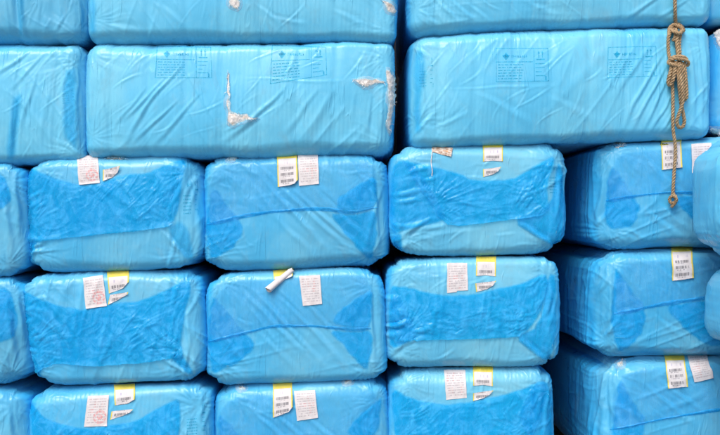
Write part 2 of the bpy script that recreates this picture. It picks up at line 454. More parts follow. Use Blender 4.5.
    if ridge_side:
        D += ridge_side * np.clip((Y - y0) / 0.08, 0, 1) * ridged((Y + 0.05 * pn(X * 2, Y * 2, Z * 2, seed)) * 15, Z * 1.2, X * 1.2, seed + 14, 2)
    if strap:
        for k, sx in enumerate(np.arange(C[:, 0].min() + 0.16, C[:, 0].max(), 0.205)):
            D -= 0.0045 * np.exp(-((X - sx - 0.01 * pn(Z * 2, Z * 0, Z * 0, k)) / 0.022) ** 2)
    for k, cr in enumerate(creases):
        x0, y0_, x1, y1_, wpx, amp = cr[:6]
        D += crease(X, Z, W(x0, y0_), W(x1, y1_), wpx / PPM, amp * 0.001, seed + k, cr[6] / PPM if len(cr) > 6 else 0) * (N[:, 1] < 0.3)
    p += N * (D * near)[:, None]
    p[:, 2] = np.maximum(p[:, 2], GZ + 0.002)
    root = bpy.data.objects.new(name, None); link(root)
    base = (float(cx), float(y0 + depth / 2), float(p[:, 2].min()))
    root.location = base; root.empty_display_size = 0.1
    root['label'] = label; root['category'] = 'bale'; root['group'] = group
    p0 = p - np.array(base)
    fl = Q.tolist(); fl.append((n0 + (len(ys) - 1) * nl + np.arange(nl))[::-1].tolist())
    o = mesh_obj('film_wrap', p0.tolist(), fl, FILM, root)
    # the folds of the ends leave several layers of film on the flanks
    lay = np.clip((np.abs(u_edge) - (0.93 if not strap else 0.975)) / (0.055 if not strap else 0.02) + 0.9 * pn(X * 4, Y * 4, Z * 4, seed + 70), 0, 1)
    if pw > 2: lay *= 0
    lay = np.maximum(lay, np.clip((y_in - 0.10) / 0.08, 0, 1) * (np.abs(u_edge) > 0.9) * (pw < 2))
    la = o.data.attributes.new('layers', 'FLOAT', 'POINT'); la.data.foreach_set('value', lay.astype(np.float32))
    o.color = (*col, 1)
    bv = BVHTree.FromPolygons(p.tolist(), Q.tolist())
    BALES[key] = dict(root=root, base=np.array(base), bvh=[bv], seed=seed)
    return BALES[key]

CAMP = Vector((0, -CAMD, 0))
def drape(B, px, py, skip=0):
    """where lines of sight through photo positions meet the bale -> points and normals on its real surface"""
    X, Z = W(px, py)
    out, nor = [], []
    for x, z in zip(X, Z):
        d = (Vector((x, 0, z)) - CAMP).normalized()
        best = None
        for bv in B['bvh']:
            h = bv.ray_cast(CAMP, d, 20)
            if h[0] is not None and (best is None or h[3] < best[3]): best = h
        if best is None:
            h = B['bvh'][0].find_nearest(CAMP + d * CAMD / d.y)
            best = h
        nn = best[1]
        if nn.dot(d) > 0: nn = -nn
        out.append(best[0]); nor.append(nn)
    return np.array([tuple(v) for v in out]), np.array([tuple(v) for v in nor])

def inside(poly, x, y):
    n = len(poly); r = np.zeros(len(x), bool); j = n - 1
    for i in range(n):
        xi, yi = poly[i]; xj, yj = poly[j]
        cnd = ((yi > y) != (yj > y)) & (x < (xj - xi) * (y - yi) / (yj - yi + 1e-12) + xi)
        r ^= cnd; j = i
    return r
def smooth_poly(poly, step, jit=0.0, seed=0, rnd=True):
    """closed outline resampled at a step, its corners eased, its edge a little uneven"""
    P = np.array(poly, float)
    if rnd:
        Q = []
        n = len(P)
        for i in range(n):                                   # one corner-cutting pass
            a, b = P[i], P[(i + 1) % n]
            Q += [a * 0.82 + b * 0.18, a * 0.18 + b * 0.82]
        P = np.array(Q)
    out = []
    n = len(P)
    for i in range(n):
        a, b = P[i], P[(i + 1) % n]
        k = max(1, int(np.linalg.norm(b - a) / step))
        for t in range(k): out.append(a + (b - a) * t / k)
    out = np.array(out)
    if jit:
        out[:, 0] += jit * pn(out[:, 0] * 0.12, out[:, 1] * 0.12, 0 * out[:, 0], seed)
        out[:, 1] += jit * pn(out[:, 0] * 0.12, out[:, 1] * 0.12, 0 * out[:, 0] + 5, seed)
    return out
def fill(poly, step):
    x0, y0 = poly.min(0); x1, y1 = poly.max(0)
    gx, gy = np.meshgrid(np.arange(x0 + step / 2, x1, step), np.arange(y0 + step / 2, y1, step), indexing='ij')
    gx, gy = gx.ravel(), gy.ravel()
    m = inside(poly, gx, gy)
    gx, gy = gx[m], gy[m]
    # keep clear of the outline
    d = np.min(np.hypot(gx[:, None] - poly[None, :, 0], gy[:, None] - poly[None, :, 1]), axis=1) if len(gx) else np.zeros(0)
    k = d > step * 0.45
    pts = np.concatenate([poly, np.stack([gx[k], gy[k]], 1)])
    vs_, _, fs, *_ = delaunay_2d_cdt([Vector(p) for p in pts], [], [list(range(len(poly)))], 1, 1e-7)
    vs_ = np.array([tuple(v) for v in vs_])
    dist = np.min(np.hypot(vs_[:, None, 0] - poly[None, :, 0], vs_[:, None, 1] - poly[None, :, 1]), axis=1)
    return vs_, [list(f) for f in fs], dist

def sheet(B, name, poly, mat, off=0.003, amp=0.0, freq=12.0, ang=0, step=1.5, jit=0.6, seed=1, lift=None, creases=(), rnd=True, solid=True, parent=None, fade=2.6, free=None, fans=()):
    if mat is FLAP: step = 1.15
    P = smooth_poly(poly, step, jit, seed, rnd)
    vv, ff, dist = fill(P, step)
    pts, nor = drape(B, vv[:, 0], vv[:, 1])
    X, Z = pts[:, 0], pts[:, 2]
    th = math.radians(ang)
    a = X * math.cos(th) + Z * math.sin(th); b = -X * math.sin(th) + Z * math.cos(th)
    h = np.full(len(X), off)
    if amp:
        ease = np.clip(dist / 6.0, 0.25, 1)
        h += ease * amp * (ridged(a * freq * 0.35, b * freq, 0 * a, seed, 2.2) * 0.6
                    + ridged(a * freq * 1.1, b * freq * 1.6, 0 * a + 3, seed + 1, 2.0) * 0.45
                    + 0.25 * ridged(a * freq * 3, b * freq * 3, 0 * a + 6, seed + 2, 1.5))
    for k, cr in enumerate(creases):
        h += np.abs(crease(X, Z, W(cr[0], cr[1]), W(cr[2], cr[3]), cr[4] / PPM, cr[5] * 0.00075, seed + k))
    for k, (fx, fy, reach, fam) in enumerate(fans):            # pleats radiating from a gathered spot
        dx, dy = vv[:, 0] - fx, vv[:, 1] - fy
        rr = np.hypot(dx, dy); tt = np.arctan2(dy, dx)
        wv = 0.35 * pn(rr * 0.04, tt, 0 * rr, seed + 40 + k)
        fo = ridged((np.cos(tt + wv)) * 4.2, np.sin(tt + wv) * 4.2, rr * 0.012, seed + 50 + k, 2.2) + 0.5 * ridged(np.cos(tt + wv) * 9, np.sin(tt + wv) * 9, rr * 0.02, seed + 60 + k, 2.0)
        h += fam * 0.00050 * fo * np.exp(-(rr / reach) ** 2) * np.clip(rr / 9, 0.2, 1) * np.clip(dist / 6.0, 0.2, 1)
    if lift is not None: h += lift(vv[:, 0], vv[:, 1])
    pts = pts + nor * h[:, None]
    cov = np.clip(dist / fade, 0, 1) if fade else np.ones(len(dist))
    if free is not None:                                       # close to the free edge the sheet is whole
        Lf = np.array(free, float); yl = np.interp(vv[:, 0], Lf[:, 0], Lf[:, 1])
        nearf = np.clip(1.6 - np.abs(yl - vv[:, 1]) / (fade * 1.2), 0, 1) * ((vv[:, 0] > Lf[0, 0] - 2) & (vv[:, 0] < Lf[-1, 0] + 2))
        cov = np.maximum(cov, nearf)
    o = mesh_obj(name, (pts - B['base']).tolist(), ff, mat, B['root'], cover=cov)
    if solid: B['bvh'].append(BVHTree.FromPolygons(pts.tolist(), ff))
    return o

def ribbon(B, name, line, wpx, mat, off=0.003, lift=0.004, step=1.5, seed=3):
    """a narrow folded hem laid along a line"""
    L = np.array(line, float)
    seg = np.concatenate([[0], np.cumsum(np.hypot(*np.diff(L, axis=0).T))])
    n = int(seg[-1] / step)
    t = np.linspace(0, seg[-1], n)
    x = np.interp(t, seg, L[:, 0]); y = np.interp(t, seg, L[:, 1])
    y = np.convolve(np.pad(y, 6, mode='edge'), np.ones(13) / 13, 'valid')
    wv = wpx * (0.75 + 0.6 * pn(t * 0.03, t * 0, t * 0, seed)) * np.clip(np.minimum(t, seg[-1] - t) / 8, 0.35, 1)
    m = 5
    px = np.concatenate([x for k in range(m)]); py = np.concatenate([y + wv * (k / (m - 1) - 0.5) for k in range(m)])
    pts, nor = drape(B, px, py)
    prof = np.repeat(np.array([0.0, 0.75, 1.0, 0.8, 0.35]), n)
    pts = pts + nor * (off + lift * prof * (0.6 + 0.5 * np.tile(pn(t * 0.06, t * 0, t * 0, seed + 1), m)))[:, None]
    ff = [(k * n + i, k * n + i + 1, (k + 1) * n + i + 1, (k + 1) * n + i) for k in range(m - 1) for i in range(n - 1)]
    o = mesh_obj(name, (pts - B['base']).tolist(), ff, mat, B['root'])
    B['bvh'].append(BVHTree.FromPolygons(pts.tolist(), ff))
    return o

_lab = [0]
def label(B, kind, quad, name=None, cut=None, curl=(), vr=(0, 1), off=0.0022, wave=0.0022):
    """a paper label: quad = TL TR BR BL in the photo; cut = outline in label space; curl = (u, v, lift, reach)"""
    _lab[0] += 1; k = _lab[0]
    poly = np.array(cut if cut else [(0, 1), (1, 1), (1, 0), (0, 0)], float)
    q = np.array(quad, float)
    asp = np.linalg.norm(q[1] - q[0]); asv = np.linalg.norm(q[3] - q[0])
    P = smooth_poly(poly * [asp, asv], 1.1, 0.25, k, False)
    vv, ff, _ = fill(P, 1.3)
    u = vv[:, 0] / asp; v = vv[:, 1] / asv
    xy = ((1 - u) * v)[:, None] * q[0] + (u * v)[:, None] * q[1] + (u * (1 - v))[:, None] * q[2] + ((1 - u) * (1 - v))[:, None] * q[3]
    pts, nor = drape(B, xy[:, 0], xy[:, 1])
    # paper bridges the small wrinkles below it
    nm = nor.mean(0); nm /= np.linalg.norm(nm)
    A = np.stack([u, v, u * v, u * u, v * v, np.ones_like(u)], 1)
    h = pts @ nm
    fit = A @ np.linalg.lstsq(A, h, rcond=None)[0]
    target = np.maximum(0.55 * fit + 0.45 * h, h)
    hh = (target - h) + off + wave * np.clip(pn(u * 2.5, v * 2.5, 0 * u, k + 20) + 0.4, 0, 2)
    for cu, cv, lf, rc in curl:
        dd = np.hypot((u - cu) * asp, (v - cv) * asv) / max(asp, asv)
        hh += lf * np.clip(1 - dd / rc, 0, 1) ** 1.6
    pts = pts + nm * hh[:, None]
    uvs = np.stack([u, vr[0] + v * (vr[1] - vr[0])], 1)
    nm_ = name or {'yellow': 'barcode_label', 'form': 'text_label', 'stamped': 'text_label', 'stained': 'stained_tag', 'blank': 'label_scrap'}[kind]
    return mesh_obj(nm_, (pts - B['base']).tolist(), ff, paper(kind, k), B['root'], uvs)

def tear(B, poly, thick=0.012, seed=1, tufts=26, step=1.2, name='torn_patch', droop=0.4):
    """white fibre bulging through a rip, with loose wisps and a curled lip of film"""
    P = smooth_poly(poly, step, 2.2, seed, True)
    P = P + 0.8 * np.stack([pn(P[:, 0] * 0.5, P[:, 1] * 0.5, 0 * P[:, 0], seed + 5), pn(P[:, 0] * 0.5, P[:, 1] * 0.5, 0 * P[:, 0] + 9, seed + 5)], 1)
    vv, ff, dist = fill(P, step)
    pts, nor = drape(B, vv[:, 0], vv[:, 1])
    X, Z = pts[:, 0], pts[:, 2]
    h = 0.001 + 0.5 * thick * np.clip(dist / 3.5, 0, 1) ** 0.7 * (0.6 + 0.6 * pn(X * 30, Z * 30, 0 * X, seed) + 0.7 * pn(X * 70, Z * 70, 0 * X, seed + 1) + 0.4 * pn(X * 160, Z * 160, 0 * X, seed + 2))
    p2 = pts + nor * h[:, None]
    V = (p2 - B['base']).tolist(); F = list(ff)
    R = np.random.RandomState(seed)
    for k in range(tufts):                                    # loose fibres
        i = R.randint(len(p2)); a = p2[i] - B['base']; n = nor[i]
        d = R.normal(size=3) * 0.8; d[2] -= droop; d = d / np.linalg.norm(d)
        L = R.uniform(0.010, 0.03); sd_ = np.cross(d, n); sd_ = sd_ / (np.linalg.norm(sd_) + 1e-9) * R.uniform(0.0006, 0.0016)
        m = a + n * 0.006 + d * L * 0.5; e = a + n * 0.003 + d * L + np.array([0, 0, -0.3 * L])
        b = len(V)
        V += [tuple(a - sd_), tuple(a + sd_), tuple(m + sd_), tuple(m - sd_), tuple(e)]
        F += [[b, b + 1, b + 2, b + 3], [b + 3, b + 2, b + 4]]
    o = mesh_obj(name, V, F, FIBRE, B['root'])
    # lip of film along the rip
    n = len(P)
    q, nr = drape(B, P[:, 0], P[:, 1])
    c = P.mean(0)
    rows = []
    for k, (e, hgt) in enumerate(((0.22, 0.0012), (0.07, 0.006), (-0.07, 0.013))):
        pp = P + (P - c) / (np.linalg.norm(P - c, axis=1)[:, None] + 1e-6) * (e * 14)
        a, b = drape(B, pp[:, 0], pp[:, 1])
        rows.append(a + b * (hgt * (0.6 + 0.7 * np.abs(pn(P[:, 0] * 0.3, P[:, 1] * 0.3, 0 * P[:, 0], seed + k))))[:, None])
    LV = np.concatenate(rows) - B['base']
    LF = [(r * n + i, r * n + (i + 1) % n, (r + 1) * n + (i + 1) % n, (r + 1) * n + i) for r in range(2) for i in range(n)]
    mesh_obj('film_lip', LV.tolist(), LF, LIP, o)
    return o

def printed(B, TL, TR, BR, BL, seed=1, name='printed_panel', parts=('frame', 'logo', 'head', 'lines', 'arrows')):
    """the maker's print on the film: a ruled frame, a winged emblem, a heading, lines of small type, the upright arrows"""
    R = np.random.RandomState(seed)
    q = np.array([TL, TR, BR, BL], float)
    rects = []                                               # quads in panel space, u 0..1, v 0..1 from the top
    def rect(u0, v0, u1, v1): rects.append([(u0, v0), (u1, v0), (u1, v1), (u0, v1)])
    lw = 0.010
    if 'frame' in parts:
        rect(0, 0, 1, 0.018); rect(0, 0.982, 1, 1); rect(0, 0, lw, 1); rect(1 - lw, 0, 1, 1)
        rect(0.72, 0, 0.72 + lw, 1); rect(0, 0.40, 0.70, 0.42)
    if 'logo' in parts:
        rects.append([(0.13, 0.25), (0.19, 0.13), (0.25, 0.25), (0.19, 0.36)])
        rects.append([(0.11, 0.22), (0.19, 0.19), (0.27, 0.22), (0.19, 0.27)])
    if 'head' in parts:
        u = 0.30
        while u < 0.58:
            w = R.uniform(0.014, 0.03); rect(u, 0.20, u + w * 0.35, 0.29); rect(u, 0.20 + R.choice([0, 0.035, 0.07]), u + w, 0.222 + R.choice([0, 0.035, 0.06])); u += w + 0.012
    if 'lines' in parts:
        for r_ in range(6):
            v = 0.48 + r_ * 0.082
            u = 0.04
            while u < 0.50:
                w = R.uniform(0.02, 0.09); rect(u, v, min(u + w, 0.52), v + 0.026); u += w + R.uniform(0.012, 0.03)
        for r_ in range(4):
            v = 0.46 + r_ * 0.12
            rect(0.75, v, 0.75 + R.uniform(0.08, 0.2), v + 0.02)
        rect(0.93, 0.85, 0.955, 0.97)
    if 'arrows' in parts:
        for au in (0.80, 0.87):
            rect(au + 0.011, 0.14, au + 0.025, 0.29)
            rects.append([(au - 0.004, 0.16), (au + 0.018, 0.08), (au + 0.018, 0.08), (au + 0.040, 0.16)])
        rect(0.77, 0.32, 0.93, 0.36)
    PU, F = [], []
    for rc in rects:
        rc = np.array(rc)
        L = max(np.linalg.norm((rc[1] - rc[0]) * [50, 34]), 0.5); H = max(np.linalg.norm((rc[3] - rc[0]) * [50, 34]), 0.5)
        n = max(1, int(L / 2.0)); m = max(1, int(H / 2.0)); b = len(PU)
        for i in range(n + 1):
            for j in range(m + 1):
                s, t = i / n, j / m
                PU.append((1 - s) * (1 - t) * rc[0] + s * (1 - t) * rc[1] + s * t * rc[2] + (1 - s) * t * rc[3])
        for i in range(n):
            for j in range(m):
                F.append((b + i * (m + 1) + j, b + (i + 1) * (m + 1) + j, b + (i + 1) * (m + 1) + j + 1, b + i * (m + 1) + j + 1))
    PU = np.array(PU); u, v = PU[:, 0], PU[:, 1]
    xy = ((1 - u) * (1 - v))[:, None] * q[0] + (u * (1 - v))[:, None] * q[1] + (u * v)[:, None] * q[2] + ((1 - u) * v)[:, None] * q[3]
    pts, nor = drape(B, xy[:, 0], xy[:, 1])
    o = mesh_obj(name, (pts + nor * 0.0012 - B['base']).tolist(), F, INK, B['root'])
    o['kind'] = 'stuff'
    return o

def rc(n, box, ang, spread, ln, w, amp, seed):
    """n loose creases scattered in a photo box, running about one way"""
    R = np.random.RandomState(seed); out = []
    for k in range(n):
        x = R.uniform(box[0], box[2]); y = R.uniform(box[1], box[3]); a = math.radians(ang + R.uniform(-spread, spread)); l = R.uniform(*ln)
        out.append((x - math.cos(a) * l / 2, y + math.sin(a) * l / 2, x + math.cos(a) * l / 2, y - math.sin(a) * l / 2, R.uniform(*w), R.uniform(*amp), R.uniform(-4, 4)))
    return out

G_END = 'blue bales stacked end-on'; G_LONG = 'blue bales lying lengthwise on top'; G_NEAR = 'nearer bales at the right edge'
LIGHT = (0.112, 0.510, 0.745); MID = (0.070, 0.408, 0.660); DEEP = (0.060, 0.39, 0.64); MILK = (0.118, 0.460, 0.655)

# ---- the two upper courses, lying lengthwise; depth stretched to block light in the gaps
bale('A1', [(-232, -70), (88, -72), (85, 41), (-232, 46)], -0.02, 1.62, bulge=0.04, col=MID, strap=True, seed=11, ang=80, group=G_LONG,
     label='blue film-wrapped bale cut off by the top left corner',
     creases=[(19, -30, 20, 44, 4, -26), (24, -20, 25, 42, 3, 9), (8, -10, 12, 40, 2.5, 7), (45, 0, 40, 36, 3, 5), (70, 12, 52, 36, 2.5, 6), (80, -10, 82, 36, 2.5, 12), (66, -10, 78, 34, 2.5, -7)])
bale('A2', [(86, -74), (396, -80), (395, 40), (86, 42)], -0.03, 1.62, bulge=0.04, col=LIGHT, strap=True, seed=12, ang=70, group=G_LONG,
     label='long pale blue bale in the top course with white fibre at its top right corner',
     creases=[(92, -10, 98, 36, 2.5, 12), (255, 5, 285, 30, 3, 6), (270, 18, 310, 26, 3, 5), (150, 2, 190, 30, 4, 4), (330, 10, 372, 32, 4, 5), (100, 25, 150, 37, 4, 5)])
bale('A3', [(410, -86), (712, -92), (712, 22), (410, 34)], -0.03, 1.62, bulge=0.04, col=LIGHT, strap=True, seed=13, ang=-60, group=G_LONG,
     label='long blue bale in the top course that the rope hangs down in front of',
     creases=[(424, -8, 460, 26, 2.5, 9), (445, -4, 476, 24, 2.5, 7), (463, 4, 490, 26, 2.5, 6), (416, 8, 440, 30, 2.5, 6), (662, -6, 618, 22, 3, 10), (690, -4, 652, 22, 2.5, 7), (520, 2, 560, 20, 4, 5), (690, -10, 702, 20, 2.5, 8)])
bale('A4', [(708, -96), (1010, -100), (1010, 16), (708, 22)], 0.10, 1.5, bulge=0.03, col=DEEP, strap=True, seed=14, sp=0.012, group=G_LONG,
     label='sliver of a blue bale at the top right corner of the picture')
bale('B1', [(-228, 46), (84, 41), (83, 162), (-228, 170)], 0.0, 1.62, bulge=0.045, col=LIGHT, strap=True, seed=15, ang=65, group=G_LONG, wr=1.2,
     label='pale blue bale at the left edge in the second course from the top',
     creases=[(34, 47, -6, 80, 3, 10), (40, 70, 20, 140, 3, 9), (48, 50, 10, 92, 2.5, 7), (20, 105, 14, 164, 4, -16), (16, 100, 12, 160, 2.5, 7), (62, 55, 66, 140, 2.5, 7), (76, 60, 77, 158, 2.5, 12), (70, 50, 74, 110, 2, -6), (60, 138, 80, 156, 2, 7), (0, 90, -20, 150, 3, 7), (52, 80, 40, 150, 4, 6)])
bale('B2', [(85, 42), (394, 41), (393, 156), (84, 157)], -0.02, 1.62, bulge=0.045, col=LIGHT, strap=True, seed=16, ang=50, group=G_LONG, wr=1.1,
     label='long blue bale with two white torn patches and two printed panels',
     creases=[(188, 63, 122, 148, 3, 13, 3), (170, 76, 122, 124, 2.5, 10), (182, 98, 132, 146, 2.5, 10), (206, 92, 150, 150, 3, 9), (150, 86, 112, 132, 2.5, 7),
              (290, 84, 220, 146, 3.5, 13, -3), (320, 88, 282, 140, 4, 8), (342, 78, 300, 150, 5, 5), (224, 64, 226, 122, 2.5, 7), (258, 60, 268, 116, 2.5, 5), (225, 133, 262, 118, 3, 9),
              (372, 90, 366, 140, 3, 7), (384, 80, 378, 142, 2.5, 7), (356, 86, 352, 136, 3, 4), (94, 56, 92, 140, 3, 8), (100, 60, 110, 140, 2.5, 5), (240, 80, 350, 84, 2, 4)])
bale('B3', [(411, 33), (713, 23), (713, 138), (411, 148)], -0.02, 1.62, bulge=0.05, col=LIGHT, strap=True, seed=17, ang=55, group=G_LONG, wr=0.8,
     label='long blue bale with two clear printed panels behind the knotted rope',
     creases=[(664, 50, 618, 136, 3, 14, 4), (664, 62, 628, 134, 2.5, 13), (668, 74, 638, 134, 2.5, 12), (672, 88, 646, 136, 2.2, 10), (674, 104, 656, 138, 2.2, 9), (652, 40, 600, 110, 4, 6),
              (686, 34, 690, 130, 2.5, 9, -3), (694, 34, 699, 132, 2.2, 8, -3), (701, 36, 706, 128, 2, 7, -2), (680, 34, 682, 90, 2, 6), (410, 140, 440, 106, 3, 9), (412, 46, 430, 60, 3, 9), (422, 52, 424, 128, 2.5, 8),
              (440, 90, 560, 88, 2, 3.5), (470, 92, 540, 130, 5, 5), (540, 96, 600, 126, 5, 4), (430, 130, 470, 112, 3, 6)])
bale('B4', [(713, 22), (1016, 12), (1016, 130), (714, 138)], 0.05, 1.5, bulge=0.03, col=MID, seed=18, sp=0.012, group=G_LONG,
     label='bale at the right edge with torn white fibre showing beside the rope')

# ---- third course, end-on
bale('C0', [(-158, 166), (22, 162), (26, 276), (-158, 280)], 0.0, bulge=0.05, side=0.03, r=0.15, col=MID, seed=21, ang=70, group=G_END,
     label='blue bale at the left edge, level with the first full row of labelled bales',
     creases=[(4, 176, 14, 262, 3, 9), (14, 170, 20, 240, 2.5, 8), (-6, 190, 6, 215, 3, 8)])
bale('C1', [(22, 158), (201, 152), (202, 267), (26, 273)], 0.0, bulge=0.03, side=0.02, r=0.085, col=MID, seed=22, ang=75, group=G_END,
     label='upper left end-on bale with stamped label and a torn label scrap beside it',
     creases=rc(9, (165, 170, 196, 262), 80, 20, (30, 70), (1.8, 3), (3, 7), 5) + rc(8, (26, 180, 44, 255), 10, 25, (14, 30), (1.5, 2.5), (3, 6), 6) + [(160, 228, 190, 262, 2.5, 8), (38, 240, 30, 262, 2.5, 7)])
bale('C2', [(204, 157), (386, 153), (388, 266), (202, 272)], 0.0, bulge=0.035, side=0.02, r=0.085, col=MID, seed=23, ang=-50, group=G_END, wr=0.8,
     label='end-on bale with a barcode label and text label side by side, upper of two',
     creases=[(254, 170, 334, 256, 2.6, 7), (262, 168, 360, 262, 2.4, 7), (290, 188, 372, 258, 2.6, 8), (310, 186, 374, 246, 2.2, 6), (246, 176, 290, 230, 3, 4), (272, 214, 320, 262, 3, 4), (372, 160, 378, 256, 2.2, 9), (384, 180, 362, 256, 2.5, 6)])
bale('C3', [(391, 147), (565, 141), (567, 252), (392, 257)], 0.0, bulge=0.03, side=0.02, r=0.085, col=MILK, seed=24, ang=20, group=G_END,
     label='end-on bale with a small stained tag and hanging white thread on its top edge',
     creases=rc(8, (550, 160, 564, 245), 85, 10, (30, 60), (1.8, 3), (3, 7), 7) + rc(7, (393, 170, 430, 225), 12, 15, (20, 44), (1.8, 3), (3, 7), 8) + [(514, 220, 560, 250, 2.5, 9), (432, 216, 396, 240, 2.5, 8), (448, 226, 402, 230, 3, 5)])
bale('C4', [(598, 141), (772, 136), (772, 246), (598, 251)], 0.02, bulge=0.035, side=0.02, r=0.15, ry=0.15, col=MID, seed=25, ang=-40, group=G_END, ridge_side=0.006,
     label='end-on bale that the knotted end of the rope hangs in front of',
     creases=[(640, 150, 668, 190, 2.5, 6), (652, 146, 690, 192, 2.5, 6), (606, 165, 604, 240, 2.4, 10), (600, 230, 616, 205, 2.5, 7), (640, 205, 690, 246, 3, 5), (655, 200, 700, 240, 2.5, 5)])

# ---- fourth course
bale('D0', [(-155, 280), (25, 277), (28, 385), (-155, 390)], 0.01, bulge=0.05, side=0.03, r=0.15, col=DEEP, seed=31, ang=75, group=G_END,
     label='blue bale at the left edge, second from the bottom',
     creases=[(6, 290, 16, 380, 3, 9), (16, 290, 22, 350, 2.5, 8)])
bale('D1', [(19, 277), (201, 269), (203, 381), (33, 387)], 0.01, bulge=0.03, side=0.025, r=0.085, col=MID, seed=32, ang=75, group=G_END,
     label='end-on bale with stamped label and half-torn yellow label, between two alike',
     creases=rc(9, (172, 285, 198, 376), 80, 20, (30, 70), (1.8, 3), (3, 7), 9) + rc(7, (24, 300, 44, 360), 10, 25, (14, 30), (1.5, 2.5), (3, 6), 10) + [(160, 356, 192, 376, 2.5, 8)])
bale('D2', [(205, 274), (382, 267), (387, 380), (205, 386)], 0.01, bulge=0.035, side=0.02, r=0.085, col=MID, seed=33, ang=-50, group=G_END, wr=0.8,
     label='end-on bale whose yellow label has curled up into a roll',
     creases=[(236, 282, 316, 366, 2.6, 7), (246, 280, 330, 372, 2.4, 7), (274, 292, 346, 366, 2.6, 8), (292, 290, 358, 360, 2.2, 6), (256, 330, 300, 374, 3, 4), (370, 276, 374, 370, 2.2, 9)])
bale('D3', [(388, 261), (559, 256), (560, 366), (386, 370)], 0.01, bulge=0.03, side=0.02, r=0.085, col=MILK, seed=34, ang=20, group=G_END,
     label='end-on bale with a plain white label whose lower edge is notched',
     creases=rc(8, (545, 275, 557, 360), 85, 10, (30, 60), (1.8, 3), (3, 7), 11) + rc(7, (388, 290, 424, 335), 12, 15, (20, 44), (1.8, 3), (3, 7), 12) + [(518, 336, 550, 364, 2.5, 9), (410, 338, 390, 356, 2.5, 8)])
bale('D4', [(596, 252), (772, 247), (772, 356), (594, 359)], 0.03, bulge=0.035, side=0.02, r=0.15, ry=0.15, col=DEEP, seed=35, ang=-40, group=G_END, ridge_side=0.008,
     label='end-on bale with only one barcode label, at the far right',
     creases=[(655, 262, 690, 300, 2.5, 6), (668, 260, 706, 300, 2.5, 6), (612, 262, 610, 352, 2.4, 10), (606, 340, 622, 316, 2.5, 8), (600, 300, 612, 270, 2.5, 7), (650, 312, 700, 352, 3, 5)])

# ---- lowest course on the ground
bale('E0', [(-152, 392), (24, 389), (26, 500), (-152, 505)], 0.02, bulge=0.05, side=0.03, r=0.15, col=DEEP, seed=41, sp=0.009, group=G_END,
     label='blue bale in the bottom left corner of the picture', creases=[(6, 400, 14, 470, 3, 9)])
bale('E1', [(28, 392), (209, 384), (214, 497), (28, 503)], 0.02, bulge=0.03, side=0.02, r=0.085, col=MID, seed=42, ang=75, group=G_END,
     label='bottom row bale with stamped label and a yellow label torn in two',
     creases=rc(8, (180, 395, 206, 470), 80, 20, (30, 70), (1.8, 3), (3, 7), 13))
bale('E2', [(214, 388), (386, 379), (390, 490), (214, 497)], 0.02, bulge=0.035, side=0.02, r=0.085, col=MID, seed=43, ang=-50, group=G_END, wr=0.8,
     label='bottom row bale with a barcode label touching a text label',
     creases=[(240, 396, 320, 476, 2.6, 7), (262, 400, 350, 480, 2.4, 7), (300, 410, 370, 470, 2.6, 8)])
bale('E3', [(390, 372), (554, 367), (556, 486), (388, 491)], 0.02, bulge=0.03, side=0.02, r=0.085, col=MILK, seed=44, ang=20, group=G_END,
     label='bottom row bale with a wide white label left of a half yellow label',
     creases=rc(6, (542, 385, 553, 460), 85, 10, (30, 60), (1.8, 3), (3, 7), 15))
bale('E4', [(600, 362), (776, 356), (776, 479), (600, 484)], 0.04, bulge=0.035, side=0.02, r=0.15, ry=0.15, col=MID, seed=45, ang=-40, group=G_END, ridge_side=0.008,
     label='bottom right bale with a barcode label and a crumpled text label',
     creases=[(640, 380, 700, 430, 2.5, 6), (655, 376, 716, 424, 2.5, 6), (612, 372, 606, 450, 2.4, 10)])

# ---- bales standing nearer to the camera beyond the right edge
bale('C5', [(736, 131), (930, 128), (930, 258), (738, 261)], -0.66, 0.62, bulge=0.05, side=0.02, r=0.17, ry=0.17, pw=2.1, col=LIGHT, seed=51, sp=0.009, group=G_NEAR, ridge_side=0.004,
     label='rounded pale blue bale bulging in from the right, beside the rope end')
bale('D5', [(752, 263), (940, 261), (940, 362), (752, 364)], -0.66, 0.62, bulge=0.05, side=0.02, r=0.15, ry=0.16, pw=2.1, col=LIGHT, seed=52, sp=0.009, group=G_NEAR, ridge_side=0.004,
     label='pale blue bale edge at the right, under the rounded one')
bale('E5', [(780, 365), (950, 363), (950, 525), (780, 527)], -0.66, 0.62, bulge=0.05, side=0.02, r=0.15, ry=0.16, pw=2.1, col=MID, seed=53, sp=0.012, group=G_NEAR,
     label='lowest of the nearer bales at the right edge')

# ------------------------------------------------------------------ folded film on the ends
def edge_lift(line, reach, amp, seed=0):
    L = np.array(line, float)
    def f(x, y):
        yl = np.interp(x, L[:, 0], L[:, 1])
        return amp * np.clip(1 - np.abs(yl - y) / reach, 0, 1) ** 1.5 * (0.45 + 0.9 * np.abs(pn(x * 0.05, 0 * x, 0 * x, seed)))
    return f

